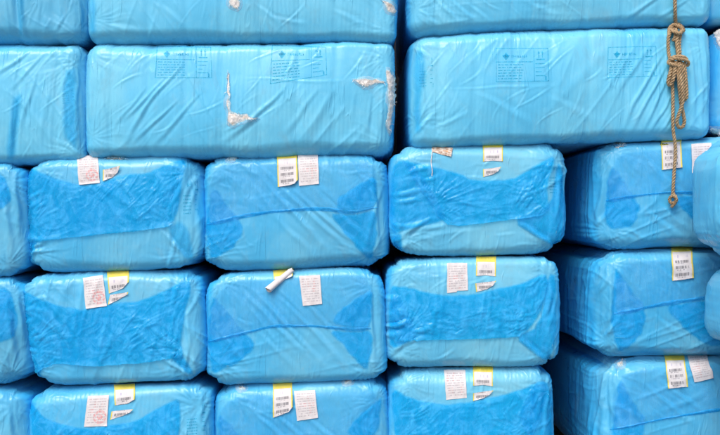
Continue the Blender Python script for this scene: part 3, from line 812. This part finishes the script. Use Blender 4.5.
B = BALES['C1']
sheet(B, 'corner_gusset', [(27, 232), (38, 240), (34, 256), (31, 266), (25, 255), (24, 240)], GUSSET, 0.002, seed=2)
sheet(B, 'corner_gusset', [(166, 227), (180, 218), (190, 228), (197, 263), (186, 262), (172, 243)], CLING, 0.002, 0.004, seed=3, fade=4)
bot = [(24, 238), (38, 240), (76, 237), (114, 232), (145, 230), (171, 226)]
sheet(B, 'folded_flap', [(29, 166), (45, 173), (62, 180), (84, 185), (104, 181), (121, 174), (147, 172), (168, 163), (184, 158), (187, 166), (183, 182), (180, 206), (173, 226), (145, 230), (114, 233), (76, 237), (40, 241), (32, 246), (27, 238), (24, 215), (24, 190)],
      FLAP, 0.004, 0.0022, 7, 75, seed=4, lift=edge_lift(bot, 7, 0.012, 1), free=bot, fans=[(172, 222, 55, 11), (32, 228, 45, 9), (95, 178, 42, 9)],
      creases=rc(16, (55, 190, 150, 225), -72, 14, (24, 46), (1.0, 1.9), (3, 6), 21) + rc(8, (110, 180, 175, 215), 48, 14, (26, 50), (1.0, 1.8), (3, 6), 121) + rc(10, (135, 185, 175, 226), 20, 30, (12, 26), (1.3, 2.2), (3, 7), 22))
B = BALES['D1']
sheet(B, 'corner_gusset', [(33, 366), (46, 364), (40, 376), (36, 384), (31, 376)], GUSSET, 0.002, seed=5)
sheet(B, 'corner_gusset', [(168, 356), (180, 350), (196, 374), (188, 376)], GUSSET, 0.002, 0.003, seed=6)
bot = [(38, 372), (58, 363), (95, 366), (137, 363), (166, 359), (180, 355)]
sheet(B, 'folded_flap', [(21, 288), (45, 300), (66, 306), (84, 309), (110, 303), (141, 300), (174, 285), (190, 277), (192, 290), (186, 312), (182, 340), (184, 357), (166, 359), (137, 363), (95, 366), (58, 363), (44, 368), (36, 374), (30, 352), (24, 318)],
      FLAP, 0.004, 0.0022, 7, 70, seed=7, lift=edge_lift(bot, 7, 0.012, 2), free=bot, fans=[(182, 350, 55, 11), (36, 350, 50, 9), (108, 302, 42, 8), (120, 350, 30, 7)],
      creases=rc(12, (50, 310, 120, 350), -65, 18, (20, 44), (1.0, 1.9), (3, 6), 23) + rc(10, (110, 305, 175, 345), 35, 22, (20, 44), (1.0, 1.8), (3, 6), 123) + rc(12, (120, 315, 176, 352), 15, 35, (12, 26), (1.3, 2.2), (3, 7), 24))
B = BALES['E1']
sheet(B, 'folded_flap', [(29, 398), (46, 418), (66, 424), (90, 429), (112, 424), (134, 421), (156, 408), (180, 396), (182, 420), (178, 445), (180, 472), (140, 478), (90, 481), (45, 478), (32, 440)],
      FLAP, 0.004, 0.0022, 7, 70, seed=8, fans=[(178, 465, 60, 10), (95, 425, 45, 9), (40, 460, 50, 9)], creases=rc(18, (50, 420, 170, 460), -60, 40, (18, 40), (1.0, 1.9), (3, 6), 25))

B = BALES['C3']
sheet(B, 'corner_gusset', [(391, 168), (400, 158), (418, 166), (446, 212), (444, 222), (402, 232), (391, 236), (389, 205)], GUSSET, 0.002, 0.004, 12, 10, seed=9)
sheet(B, 'corner_gusset', [(508, 220), (550, 206), (556, 160), (564, 168), (565, 225), (560, 252)], GUSSET, 0.002, 0.002, seed=10)
sheet(B, 'corner_gusset', [(390, 236), (402, 231), (403, 252), (398, 256), (392, 246)], GUSSET, 0.0025, seed=11)
bot = [(434, 214), (449, 227), (501, 221), (550, 215)]
sheet(B, 'folded_flap', [(401, 158), (428, 165), (462, 173), (470, 179), (512, 179), (532, 166), (552, 155), (556, 160), (548, 186), (551, 214), (501, 221), (450, 227), (436, 214), (424, 196), (408, 172)],
      FLAP, 0.004, 0.0022, 7, 10, seed=12, lift=edge_lift(bot, 6, 0.010, 3), free=bot, fans=[(436, 204, 55, 10), (546, 200, 60, 11)],
      creases=rc(14, (430, 185, 545, 215), 3, 16, (26, 55), (1.0, 1.8), (3, 6), 26) + rc(10, (515, 165, 548, 210), 40, 30, (12, 26), (1.3, 2.2), (3, 7), 27) + rc(8, (415, 170, 470, 200), -30, 25, (14, 30), (1.3, 2.2), (3, 6), 28))
B = BALES['D3']
sheet(B, 'corner_gusset', [(512, 337), (538, 326), (548, 272), (557, 274), (558, 335), (549, 366)], GUSSET, 0.002, 0.002, seed=13)
sheet(B, 'corner_gusset', [(388, 296), (402, 296), (420, 337), (394, 350), (388, 344)], GUSSET, 0.0025, 0.003, seed=14)
bot = [(400, 340), (430, 340), (460, 339), (518, 336)]
sheet(B, 'folded_flap', [(389, 284), (406, 286), (422, 290), (446, 295), (474, 293), (496, 288), (520, 283), (546, 271), (550, 285), (540, 316), (528, 332), (517, 337), (460, 339), (409, 340), (396, 346), (391, 320)],
      FLAP, 0.004, 0.0022, 7, 15, seed=15, lift=edge_lift(bot, 6, 0.010, 4), free=bot, fans=[(404, 330, 55, 10), (532, 322, 55, 9), (470, 330, 30, 7)],
      creases=rc(14, (410, 305, 530, 332), 8, 20, (24, 50), (1.0, 1.9), (3, 6), 29) + rc(10, (400, 295, 450, 332), -35, 30, (12, 26), (1.3, 2.2), (3, 7), 30))
B = BALES['E3']
sheet(B, 'corner_gusset', [(515, 420), (532, 384), (552, 380), (554, 470)], GUSSET, 0.002, 0.002, seed=16)
sheet(B, 'folded_flap', [(390, 385), (412, 398), (443, 404), (470, 401), (494, 396), (522, 388), (545, 378), (548, 395), (538, 430), (524, 448), (460, 452), (409, 452), (394, 440)],
      FLAP, 0.004, 0.0022, 7, 15, seed=17, fans=[(404, 440, 55, 10), (530, 436, 55, 10), (465, 402, 40, 7)], creases=rc(14, (400, 405, 530, 440), 10, 45, (14, 36), (1.4, 2.4), (3, 7), 31))

def flat_end(key, L, left, right, lower_right, seed, upper):
    """an end whose top flap is pulled flat: doubled film left and right, a narrow hem across"""
    B = BALES[key]
    if lower_right: sheet(B, 'corner_gusset', lower_right, GUSSET, 0.0015, 0.0015, seed=seed + 2, jit=1.5)
    sheet(B, 'corner_gusset', left, GUSSET, 0.0018, 0.0015, seed=seed, jit=2.0)
    sheet(B, 'folded_flap', upper, LOOSE, 0.003, 0.0025, 9, -45, seed=seed + 5, jit=0.8, lift=edge_lift(L, 7, 0.004, seed), free=L,
          creases=rc(5, (min(p[0] for p in upper) + 30, min(p[1] for p in upper) + 14, max(p[0] for p in upper) - 40, max(p[1] for p in upper) - 12), -47, 6, (30, 60), (1.6, 2.6), (3, 6), seed))
    if right: sheet(B, 'corner_gusset', right, GUSSET, 0.002, 0.002, seed=seed + 1, jit=1.5)
    ribbon(B, 'hem', L, 4.2, HEM, 0.0015, 0.003, seed=seed)
L = [(207, 225), (238, 217), (269, 212), (304, 209), (328, 209), (352, 213), (377, 207)]
flat_end('C2', L, [(215, 186), (228, 205), (243, 221), (244, 236), (228, 252), (212, 262), (205, 240), (206, 205)],
         [(377, 173), (356, 185), (337, 198), (336, 209), (352, 212), (378, 207)], [(326, 212), (352, 214), (377, 208), (378, 240), (371, 264), (352, 244)], 61,
         [(209, 176), (226, 160), (300, 157), (366, 157), (378, 172), (377, 207), (352, 213), (328, 209), (304, 209), (269, 212), (238, 217), (207, 225)])
L = [(208, 342), (240, 334), (273, 326), (314, 326), (356, 330), (371, 328)]
flat_end('D2', L, [(213, 294), (231, 317), (257, 343), (249, 357), (228, 368), (211, 376), (207, 345), (208, 312)],
         [(373, 287), (356, 298), (339, 309), (331, 324), (356, 329), (372, 328)], [(326, 329), (356, 331), (372, 329), (374, 350), (366, 373), (348, 352)], 71,
         [(211, 300), (228, 281), (300, 275), (362, 273), (374, 288), (371, 328), (356, 330), (314, 326), (273, 326), (240, 334), (208, 342)])
L = [(216, 452), (250, 445), (300, 438), (350, 440), (378, 438)]
flat_end('E2', L, [(218, 408), (232, 425), (252, 448), (246, 470), (222, 484), (216, 450)],
         [(384, 394), (366, 408), (352, 420), (344, 436), (378, 438)], None, 81,
         [(219, 410), (236, 394), (300, 389), (366, 385), (380, 398), (378, 438), (350, 440), (300, 438), (250, 445), (216, 452)])
L = [(606, 201), (634, 196), (671, 192), (698, 193), (730, 190)]
flat_end('C4', L, [(610, 164), (622, 178), (633, 192), (641, 208), (636, 222), (626, 230), (606, 229), (604, 202)],
         None, [(668, 196), (700, 194), (740, 192), (740, 236), (712, 240)], 91,
         [(606, 176), (618, 152), (680, 147), (740, 145), (742, 190), (698, 193), (671, 192), (634, 196), (606, 201)])
L = [(614, 314), (640, 309), (662, 304), (702, 298), (735, 297)]
flat_end('D4', L, [(616, 264), (630, 286), (645, 306), (647, 322), (640, 338), (618, 356), (611, 330), (612, 290)],
         None, [(660, 306), (702, 300), (740, 298), (740, 345), (705, 348)], 101,
         [(615, 276), (626, 262), (680, 257), (740, 255), (742, 296), (702, 298), (662, 304), (640, 309), (614, 314)])
L = [(610, 430), (640, 424), (662, 419), (716, 410), (740, 408)]
flat_end('E4', L, [(620, 374), (632, 398), (648, 420), (640, 446), (616, 460), (610, 430)], None, None, 111,
         [(612, 390), (628, 370), (690, 363), (742, 361), (742, 407), (716, 410), (662, 419), (640, 424), (610, 430)])
# doubled film on the bales at the left edge and the turned ends of the long bales
sheet(BALES['C0'], 'corner_gusset', [(-20, 176), (4, 172), (14, 200), (2, 210), (-20, 214)], GUSSET, 0.002, 0.003, seed=121)
sheet(BALES['D0'], 'corner_gusset', [(-20, 290), (10, 286), (20, 320), (14, 340), (-20, 348)], GUSSET, 0.002, 0.003, seed=122)
sheet(BALES['B1'], 'corner_gusset', [(62, 70), (78, 66), (79, 150), (74, 150), (61, 136)], CLING, 0.002, 0.002, fade=4.5, seed=123)
sheet(BALES['B1'], 'folded_flap', [(10, 96), (24, 92), (20, 120), (16, 162), (4, 160)], CLING, 0.003, 0.003, fade=4.5, seed=124)
sheet(BALES['A1'], 'folded_flap', [(17, -20), (26, -20), (25, 20), (22, 38), (18, 38)], CLING, 0.003, 0.003, fade=4.5, seed=125)
sheet(BALES['A2'], 'corner_gusset', [(88, -20), (94, -20), (98, 10), (97, 34), (89, 36)], CLING, 0.003, 0.003, fade=4.5, seed=126)
sheet(BALES['B3'], 'corner_gusset', [(412, 52), (424, 46), (428, 70), (422, 104), (424, 132), (412, 136)], CLING, 0.003, 0.003, fade=4.5, seed=127)

# ------------------------------------------------------------------ print on the film
printed(BALES['B2'], (157, 46), (211, 47), (212, 78), (155, 78), 1)
printed(BALES['B2'], (272, 45), (326, 47), (327, 75), (270, 84), 2)
printed(BALES['B3'], (496, 48), (548, 48), (549, 81), (496, 82), 3)
printed(BALES['B3'], (608, 47), (656, 46), (657, 76), (607, 78), 4)
printed(BALES['B3'], (420, 53), (434, 54), (434, 88), (418, 90), 5, parts=('lines', 'arrows'))
printed(BALES['C1'], (182, 174), (199, 176), (199, 216), (183, 218), 6, parts=('head', 'arrows', 'lines'))
printed(BALES['C3'], (548, 160), (564, 160), (564, 196), (549, 196), 7, parts=('head', 'lines'))
printed(BALES['B1'], (62, 78), (74, 78), (76, 104), (62, 106), 8, parts=('head', 'lines'))
printed(BALES['E1'], (186, 402), (206, 400), (208, 436), (186, 438), 9, parts=('arrows', 'lines'))

# ------------------------------------------------------------------ labels
half = [(0, 1), (1, 1), (1, 0.16), (0.62, 0.0), (0, 0.02)]
half2 = [(0, 1), (1, 1), (0.98, 0.02), (0.5, 0.05), (0, 0)]
scrap = [(0, 0.86), (0.5, 0.93), (1, 1), (0.86, 0.55), (0.55, 0.22), (0.0, 0.0)]
B = BALES['C1']
label(B, 'stamped', [(77, 157), (98, 156), (100, 183), (79, 185)])
label(B, 'yellow', [(103, 168), (121, 166), (120, 180), (103, 181)], 'label_scrap', scrap, [(1, 1, 0.02, 0.7)], vr=(0, 0.4))
B = BALES['C2']
label(B, 'yellow', [(277, 154), (297, 153), (298, 185), (278, 187)], None, [(0, 1), (1, 1), (1, 0.14), (0.85, 0.03), (0.6, 0), (0, 0)], [(1, 0, 0.014, 0.6)])
label(B, 'form', [(298, 156), (318, 155), (319, 184), (299, 186)])
B = BALES['C3']
label(B, 'stained', [(432, 145), (453, 147), (452, 158), (432, 154)], None, [(0, 1), (1, .85), (0.95, 0), (0.5, 0.1), (0, 0.2)], [(1, 0, 0.01, 0.6)])
label(B, 'yellow', [(483, 143), (503, 142), (503, 162), (483, 162)], None, half2, vr=(0.40, 1))
label(B, 'yellow', [(483, 168), (501, 167), (500, 176), (483, 177)], 'label_scrap', scrap, [(1, 1, 0.012, 0.7)], vr=(0, 0.3))
B = BALES['C4']
label(B, 'yellow', [(661, 138), (681, 137), (682, 168), (662, 170)], None, None, [(1, 0, 0.006, 0.5)])
label(B, 'form', [(691, 144), (711, 143), (712, 171), (692, 173)])
B = BALES['D1']
label(B, 'stamped', [(83, 278), (103, 275), (107, 306), (86, 309)])
label(B, 'yellow', [(107, 272), (129, 271), (129, 290), (109, 294)], None, [(0, 1), (1, 1), (1, 0.4), (0.72, 0.12), (0, 0)], [(1, 0, 0.012, 0.6)], vr=(0.38, 1))
label(B, 'yellow', [(109, 294), (129, 292), (128, 301), (108, 305)], 'label_scrap', [(0.06, 0.92), (0.5, 0.95), (1, 1), (0.96, 0.75), (0.5, 0.3), (0, 0)], [(1, 1, 0.010, 0.6)], vr=(0, 0.34))
B = BALES['D2']
label(B, 'form', [(299, 276), (320, 275), (322, 304), (303, 306)])
B = BALES['D3']
label(B, 'form', [(447, 263), (467, 263), (468, 291), (447, 293)], None, [(0, 1), (1, 1), (1, 0.02), (0.5, 0.05), (0.44, 0), (0, 0)])
label(B, 'yellow', [(476, 257), (496, 257), (496, 277), (476, 276)], None, half2, vr=(0.40, 1))
label(B, 'yellow', [(475, 282), (496, 281), (495, 291), (476, 292)], 'label_scrap', scrap, [(1, 1, 0.010, 0.6)], vr=(0, 0.33))
B = BALES['D4']
label(B, 'yellow', [(671, 247), (692, 246), (693, 279), (672, 281)], None, None, [(1, 0, 0.010, 0.5)])
B = BALES['E1']
label(B, 'stamped', [(88, 396), (109, 395), (107, 426), (84, 427)])
label(B, 'yellow', [(114, 385), (135, 384), (135, 403), (115, 406)], None, half, [(1, 0, 0.010, 0.5)], vr=(0.38, 1))
label(B, 'yellow', [(112, 410), (134, 409), (132, 416), (110, 420)], 'label_scrap', scrap, [(1, 1, 0.012, 0.6)], vr=(0, 0.32))
B = BALES['E2']
label(B, 'yellow', [(273, 384), (292, 383), (293, 414), (273, 418)], None, [(0, 1), (1, 1), (1, 0.22), (0.8, 0.08), (0, 0)], [(1, 0, 0.012, 0.5)])
label(B, 'form', [(294, 391), (315, 390), (318, 418), (297, 421)])
B = BALES['E3']
label(B, 'form', [(444, 370), (465, 370), (467, 398), (446, 400)])
label(B, 'yellow', [(473, 367), (493, 367), (493, 387), (473, 386)], None, half2, vr=(0.40, 1))
label(B, 'yellow', [(473, 392), (493, 390), (491, 400), (473, 401)], 'label_scrap', scrap, [(1, 1, 0.010, 0.6)], vr=(0, 0.33))
B = BALES['E4']
label(B, 'yellow', [(664, 356), (684, 355), (688, 387), (668, 389)], None, None, [(0, 0.7, 0.006, 0.4)], wave=0.004)
label(B, 'form', [(687, 355), (706, 354), (713, 379), (694, 383)], None, None, [(1, 0.3, 0.012, 0.5)], wave=0.006)

# the rolled-up label: a yellow strip still stuck on, the rest curled into a slanting tube
B = BALES['D2']
st = label(B, 'yellow', [(273, 271), (294, 269), (293, 279), (274, 282)], 'curled_label', [(0, 1), (1, 1), (0.98, 0.1), (0.5, 0), (0.02, 0.2)], [(1, 0, 0.014, 0.8)], vr=(0.72, 1))
a, na = drape(B, np.array([268.5, 292.0]), np.array([290.0, 273.0]))
ax0, ax1 = a[0] + na[0] * 0.021, a[1] + na[1] * 0.020
d = (ax1 - ax0); d /= np.linalg.norm(d); n1 = na.mean(0); n1 -= d * (n1 @ d); n1 /= np.linalg.norm(n1); n2 = np.cross(d, n1)
V, F, U = [], [], []
na_, nb_ = 34, 10
for i in range(na_ + 1):
    th = -2.2 + i / na_ * 2 * math.pi * 1.35
    r_ = 0.0200 - 0.004 * i / na_ + 0.0012 * math.sin(i * 0.9) * math.sin(i * 0.37)
    for j in range(nb_ + 1):
        s = j / nb_ + (0.04 * math.sin(th * 1.3) if j in (0, nb_) else 0)
        V.append(tuple(ax0 + (ax1 - ax0) * s + r_ * (1.06 - 0.22 * s) * (math.cos(th) * n1 + math.sin(th) * n2) - B['base'])); U.append((j / nb_, 0.05 + 0.5 * i / na_))
for i in range(na_):
    for j in range(nb_):
        q = i * (nb_ + 1) + j; F.append((q, q + 1, q + nb_ + 2, q + nb_ + 1))
mesh_obj('rolled_paper', V, F, paper('blank', 0), st, U)

# hanging thread under the stained tag
B = BALES['C3']
yy = np.linspace(149, 176, 16); xx = 431.6 + 0.5 * np.sin(yy * 0.3)
a, na = drape(B, xx, yy)
V, F = [], []
for p_, n_ in zip(a + na * 0.004, na):
    for k in range(5):
        th = k / 5 * 2 * math.pi
        V.append(tuple(p_ + 0.0028 * np.array([math.cos(th), math.sin(th), 0]) - B['base']))
for i in range(15):
    for k in range(5): F.append((i * 5 + k, i * 5 + (k + 1) % 5, (i + 1) * 5 + (k + 1) % 5, (i + 1) * 5 + k))
mesh_obj('thread', V, F, paper('blank', 0), B['root'])

# ------------------------------------------------------------------ rips in the film
B = BALES['B2']
tear(B, [(227, 71), (229.5, 76), (230, 92), (229.5, 111), (234, 113), (240, 115), (246, 114), (252, 117), (259, 117.5), (250, 120.5), (240, 122), (233, 127), (228, 122), (226, 112), (227.5, 95)], 0.014, 1, 40)
tear(B, [(353, 78), (362, 79), (374, 79), (386, 82), (376, 84), (368, 87), (358, 85)], 0.016, 2, 40)
tear(B, [(386, 69), (391, 72), (395, 80), (394, 100), (392, 120), (389, 134), (387, 122), (388, 100)], 0.012, 3, 36)
tear(BALES['A2'], [(381, 1), (390, 2), (396, 9), (394, 14), (386, 9)], 0.012, 4, 22)
tear(BALES['A2'], [(229, -6), (239, -4), (240, 5), (236, 10), (229, 6)], 0.012, 5, 22)
tear(BALES['C1'], [(105, 154), (118, 152), (126, 153), (122, 157), (108, 159)], 0.010, 6, 12)
tear(BALES['C2'], [(228, 157), (235, 156), (237, 160), (229, 161)], 0.010, 7, 12)
tear(BALES['C4'], [(617, 140), (624, 139), (625, 143), (617, 144)], 0.008, 8, 10)
tear(BALES['E4'], [(617, 362), (624, 361), (624, 366), (618, 367)], 0.008, 9, 10)
tear(BALES['E2'], [(239, 387), (246, 387), (246, 390), (240, 391)], 0.006, 10, 8)
tear(BALES['E2'], [(343, 381), (351, 380), (351, 384), (345, 384)], 0.006, 11, 8)
tear(BALES['B4'], [(712, 26), (716, 18), (730, 22), (742, 38), (730, 52), (718, 47), (714, 36)], 0.03, 12, 30)
tear(BALES['B4'], [(709, 134), (713, 127), (724, 130), (724, 136)], 0.02, 13, 14)

# ------------------------------------------------------------------ rope
def spline(pts, step):
    P = np.array(pts, float); n = len(P)
    out = []
    for i in range(n - 1):
        p0, p1, p2, p3 = P[max(i - 1, 0)], P[i], P[i + 1], P[min(i + 2, n - 1)]
        k = max(2, int(np.linalg.norm(p2 - p1) / step))
        for t in np.linspace(0, 1, k, endpoint=False):
            out.append(0.5 * (2 * p1 + (p2 - p0) * t + (2 * p0 - 5 * p1 + 4 * p2 - p3) * t * t + (3 * p1 - p0 - 3 * p2 + p3) * t ** 3))
    out.append(P[-1])
    return np.array(out)
def rope(name, pts, R_, parent, base, lay=0.052, fuzz=1.0, seed=1):
    c = spline(pts, 0.0035)
    T = np.gradient(c, axis=0); T /= np.linalg.norm(T, axis=1)[:, None]
    s = np.concatenate([[0], np.cumsum(np.linalg.norm(np.diff(c, axis=0), axis=1))])
    n = np.array([0, -1.0, 0.05]); A = []
    for t in T:
        n = n - t * (n @ t); n /= np.linalg.norm(n); A.append(n.copy())
    A = np.array(A); Bn = np.cross(T, A)
    V, F = [], []
    K = 8
    for st_ in range(3):
        ph = s / lay * 2 * np.pi + st_ * 2 * np.pi / 3
        ctr = c + R_ * 0.47 * (np.cos(ph)[:, None] * A + np.sin(ph)[:, None] * Bn)
        rr = R_ * 0.56 * (1 + 0.10 * pn(s * 30, s * 0, s * 0 + st_, seed))
        b = len(V)
        for i in range(len(c)):
            for k in range(K):
                th = k / K * 2 * math.pi + ph[i]
                V.append(tuple(ctr[i] + rr[i] * (math.cos(th) * A[i] + math.sin(th) * Bn[i]) - base))
        for i in range(len(c) - 1):
            for k in range(K):
                F.append((b + i * K + k, b + i * K + (k + 1) % K, b + (i + 1) * K + (k + 1) % K, b + (i + 1) * K + k))
        F.append(tuple(b + k for k in range(K))[::-1]); F.append(tuple(b + (len(c) - 1) * K + k for k in range(K)))
    R2 = np.random.RandomState(seed)
    for k in range(int(len(c) * 1.2 * fuzz)):                 # stray hairs
        i = R2.randint(len(c)); th = R2.uniform(0, 2 * math.pi)
        o_ = math.cos(th) * A[i] + math.sin(th) * Bn[i]
        a_ = c[i] + o_ * R_ * 0.95 - base; e = a_ + (o_ * R2.uniform(0.2, 1) + T[i] * R2.uniform(-1, 1)) * R2.uniform(0.006, 0.014)
        w_ = np.cross(o_, T[i]) * 0.0004
        b = len(V); V += [tuple(a_ - w_), tuple(a_ + w_), tuple(e)]; F.append((b, b + 1, b + 2))
    return mesh_obj(name, V, F, JUTE, parent)

def on(px, py, lift, key=None):
    """a point hanging in front of the stack at a photo position, lift metres off the surface"""
    x, z = W(px, py)
    d = (Vector((float(x), 0, float(z))) - CAMP).normalized()
    best = None
    for k, Bk in BALES.items():
        h = Bk['bvh'][0].ray_cast(CAMP, d, 20)
        if h[0] is not None and (best is None or h[3] < best): best = h[3]
    best = min(best, (CAMD + 0.02) / d.y)
    p_ = CAMP + d * best
    return np.array((p_.x, p_.y - lift, p_.z))
rb = on(671, 201, 0.02)
rope_root = bpy.data.objects.new('rope', None); link(rope_root); rope_root.location = tuple(rb)
rope_root['label'] = 'knotted brown jute rope hanging down the right side of the bales'; rope_root['category'] = 'rope'
RR = 0.0115
def path(pts): return [on(x, y, l) for x, y, l in pts]
top = on(673.5, 10, 0.020)
xt, zt = W(672.5, -90)
up = np.array([float(xt), top[1] - 0.02, float(zt)])
rope('hanging_cord', [up] + path([(673, -35, 0.03), (673.5, 8, 0.022), (674, 26, 0.022), (674, 34, 0.03), (672, 42, 0.022)]), RR * 0.92, rope_root, rb, seed=1)
# tail: from the first knot down the left, past the second knot, to the end knot
rope('tail_cord', path([(672, 30, 0.03), (667.5, 36, 0.022), (667, 50, 0.02), (668.5, 64, 0.03), (670.5, 76, 0.022), (671.5, 100, 0.02), (671.5, 128, 0.022), (672, 150, 0.05), (671.5, 175, 0.035), (671, 198, 0.024)]), RR * 0.85, rope_root, rb, seed=2)
# upper knot
rope('knot', path([(668, 37, 0.02), (667.5, 30, 0.03), (671, 26.5, 0.042), (677, 29, 0.046), (681, 32, 0.036), (679, 27, 0.026), (674, 25, 0.022), (669, 30, 0.03), (672, 34, 0.05), (677.5, 35, 0.044), (680, 29, 0.03)]), RR * 0.92, rope_root, rb, lay=0.045, seed=3)
# doubled cord between the knots
rope('cord', path([(676, 34, 0.034), (675, 42, 0.028), (676, 52, 0.026), (677, 62, 0.03), (676, 70, 0.03)]), RR, rope_root, rb, seed=4)
rope('cord', path([(679, 33, 0.03), (678, 44, 0.02), (678.5, 54, 0.02), (677, 64, 0.02)]), RR * 0.8, rope_root, rb, seed=5)
# lower knot, wrapped across the bundle
rope('knot', path([(666.5, 63, 0.022), (670, 60.5, 0.048), (677, 61, 0.054), (684, 62.5, 0.044), (686, 65.5, 0.028), (682, 67, 0.022), (675, 68, 0.05), (669, 66, 0.05), (666.5, 63, 0.03), (671, 58.5, 0.046), (679, 58.5, 0.05), (684.5, 60.5, 0.03)]), RR * 0.9, rope_root, rb, lay=0.045, seed=6)
# loops of the bundle
rope('loop', path([(671, 62, 0.03), (668.5, 72, 0.034), (666.5, 82, 0.026), (667.8, 85.5, 0.026), (670, 82, 0.036), (671.5, 72, 0.046), (673, 63, 0.04)]), RR, rope_root, rb, seed=7)
rope('loop', path([(678, 63, 0.034), (681, 72, 0.036), (683, 86, 0.030), (684.5, 97, 0.026), (682.5, 100, 0.028), (680.5, 95, 0.036), (679.5, 84, 0.042), (677.5, 72, 0.046), (675.5, 64, 0.04)]), RR * 1.05, rope_root, rb, seed=8)
rope('loop', path([(682, 63, 0.03), (683.5, 74, 0.026), (685, 88, 0.022), (685, 96, 0.022)]), RR * 0.85, rope_root, rb, seed=9)
rope('loop', path([(674, 64, 0.036), (675, 78, 0.05), (676.5, 92, 0.046), (678.5, 104, 0.036), (681, 114, 0.03), (682.5, 122, 0.026), (680.5, 127.5, 0.026), (676.5, 127.5, 0.030), (674.5, 122, 0.034), (676, 115, 0.042), (678.5, 104, 0.056), (677.5, 90, 0.06), (676, 76, 0.056), (675.5, 65, 0.05)]), RR * 0.9, rope_root, rb, seed=10)
# knot at the end of the tail
rope('end_knot', path([(671.2, 194, 0.026), (673.5, 197, 0.034), (673, 202, 0.034), (669, 203, 0.030), (667.8, 199, 0.026), (670, 196, 0.040), (673.5, 199.5, 0.044), (671.5, 204.5, 0.034), (669.5, 207, 0.026)]), RR * 0.8, rope_root, rb, lay=0.04, fuzz=3, seed=11)
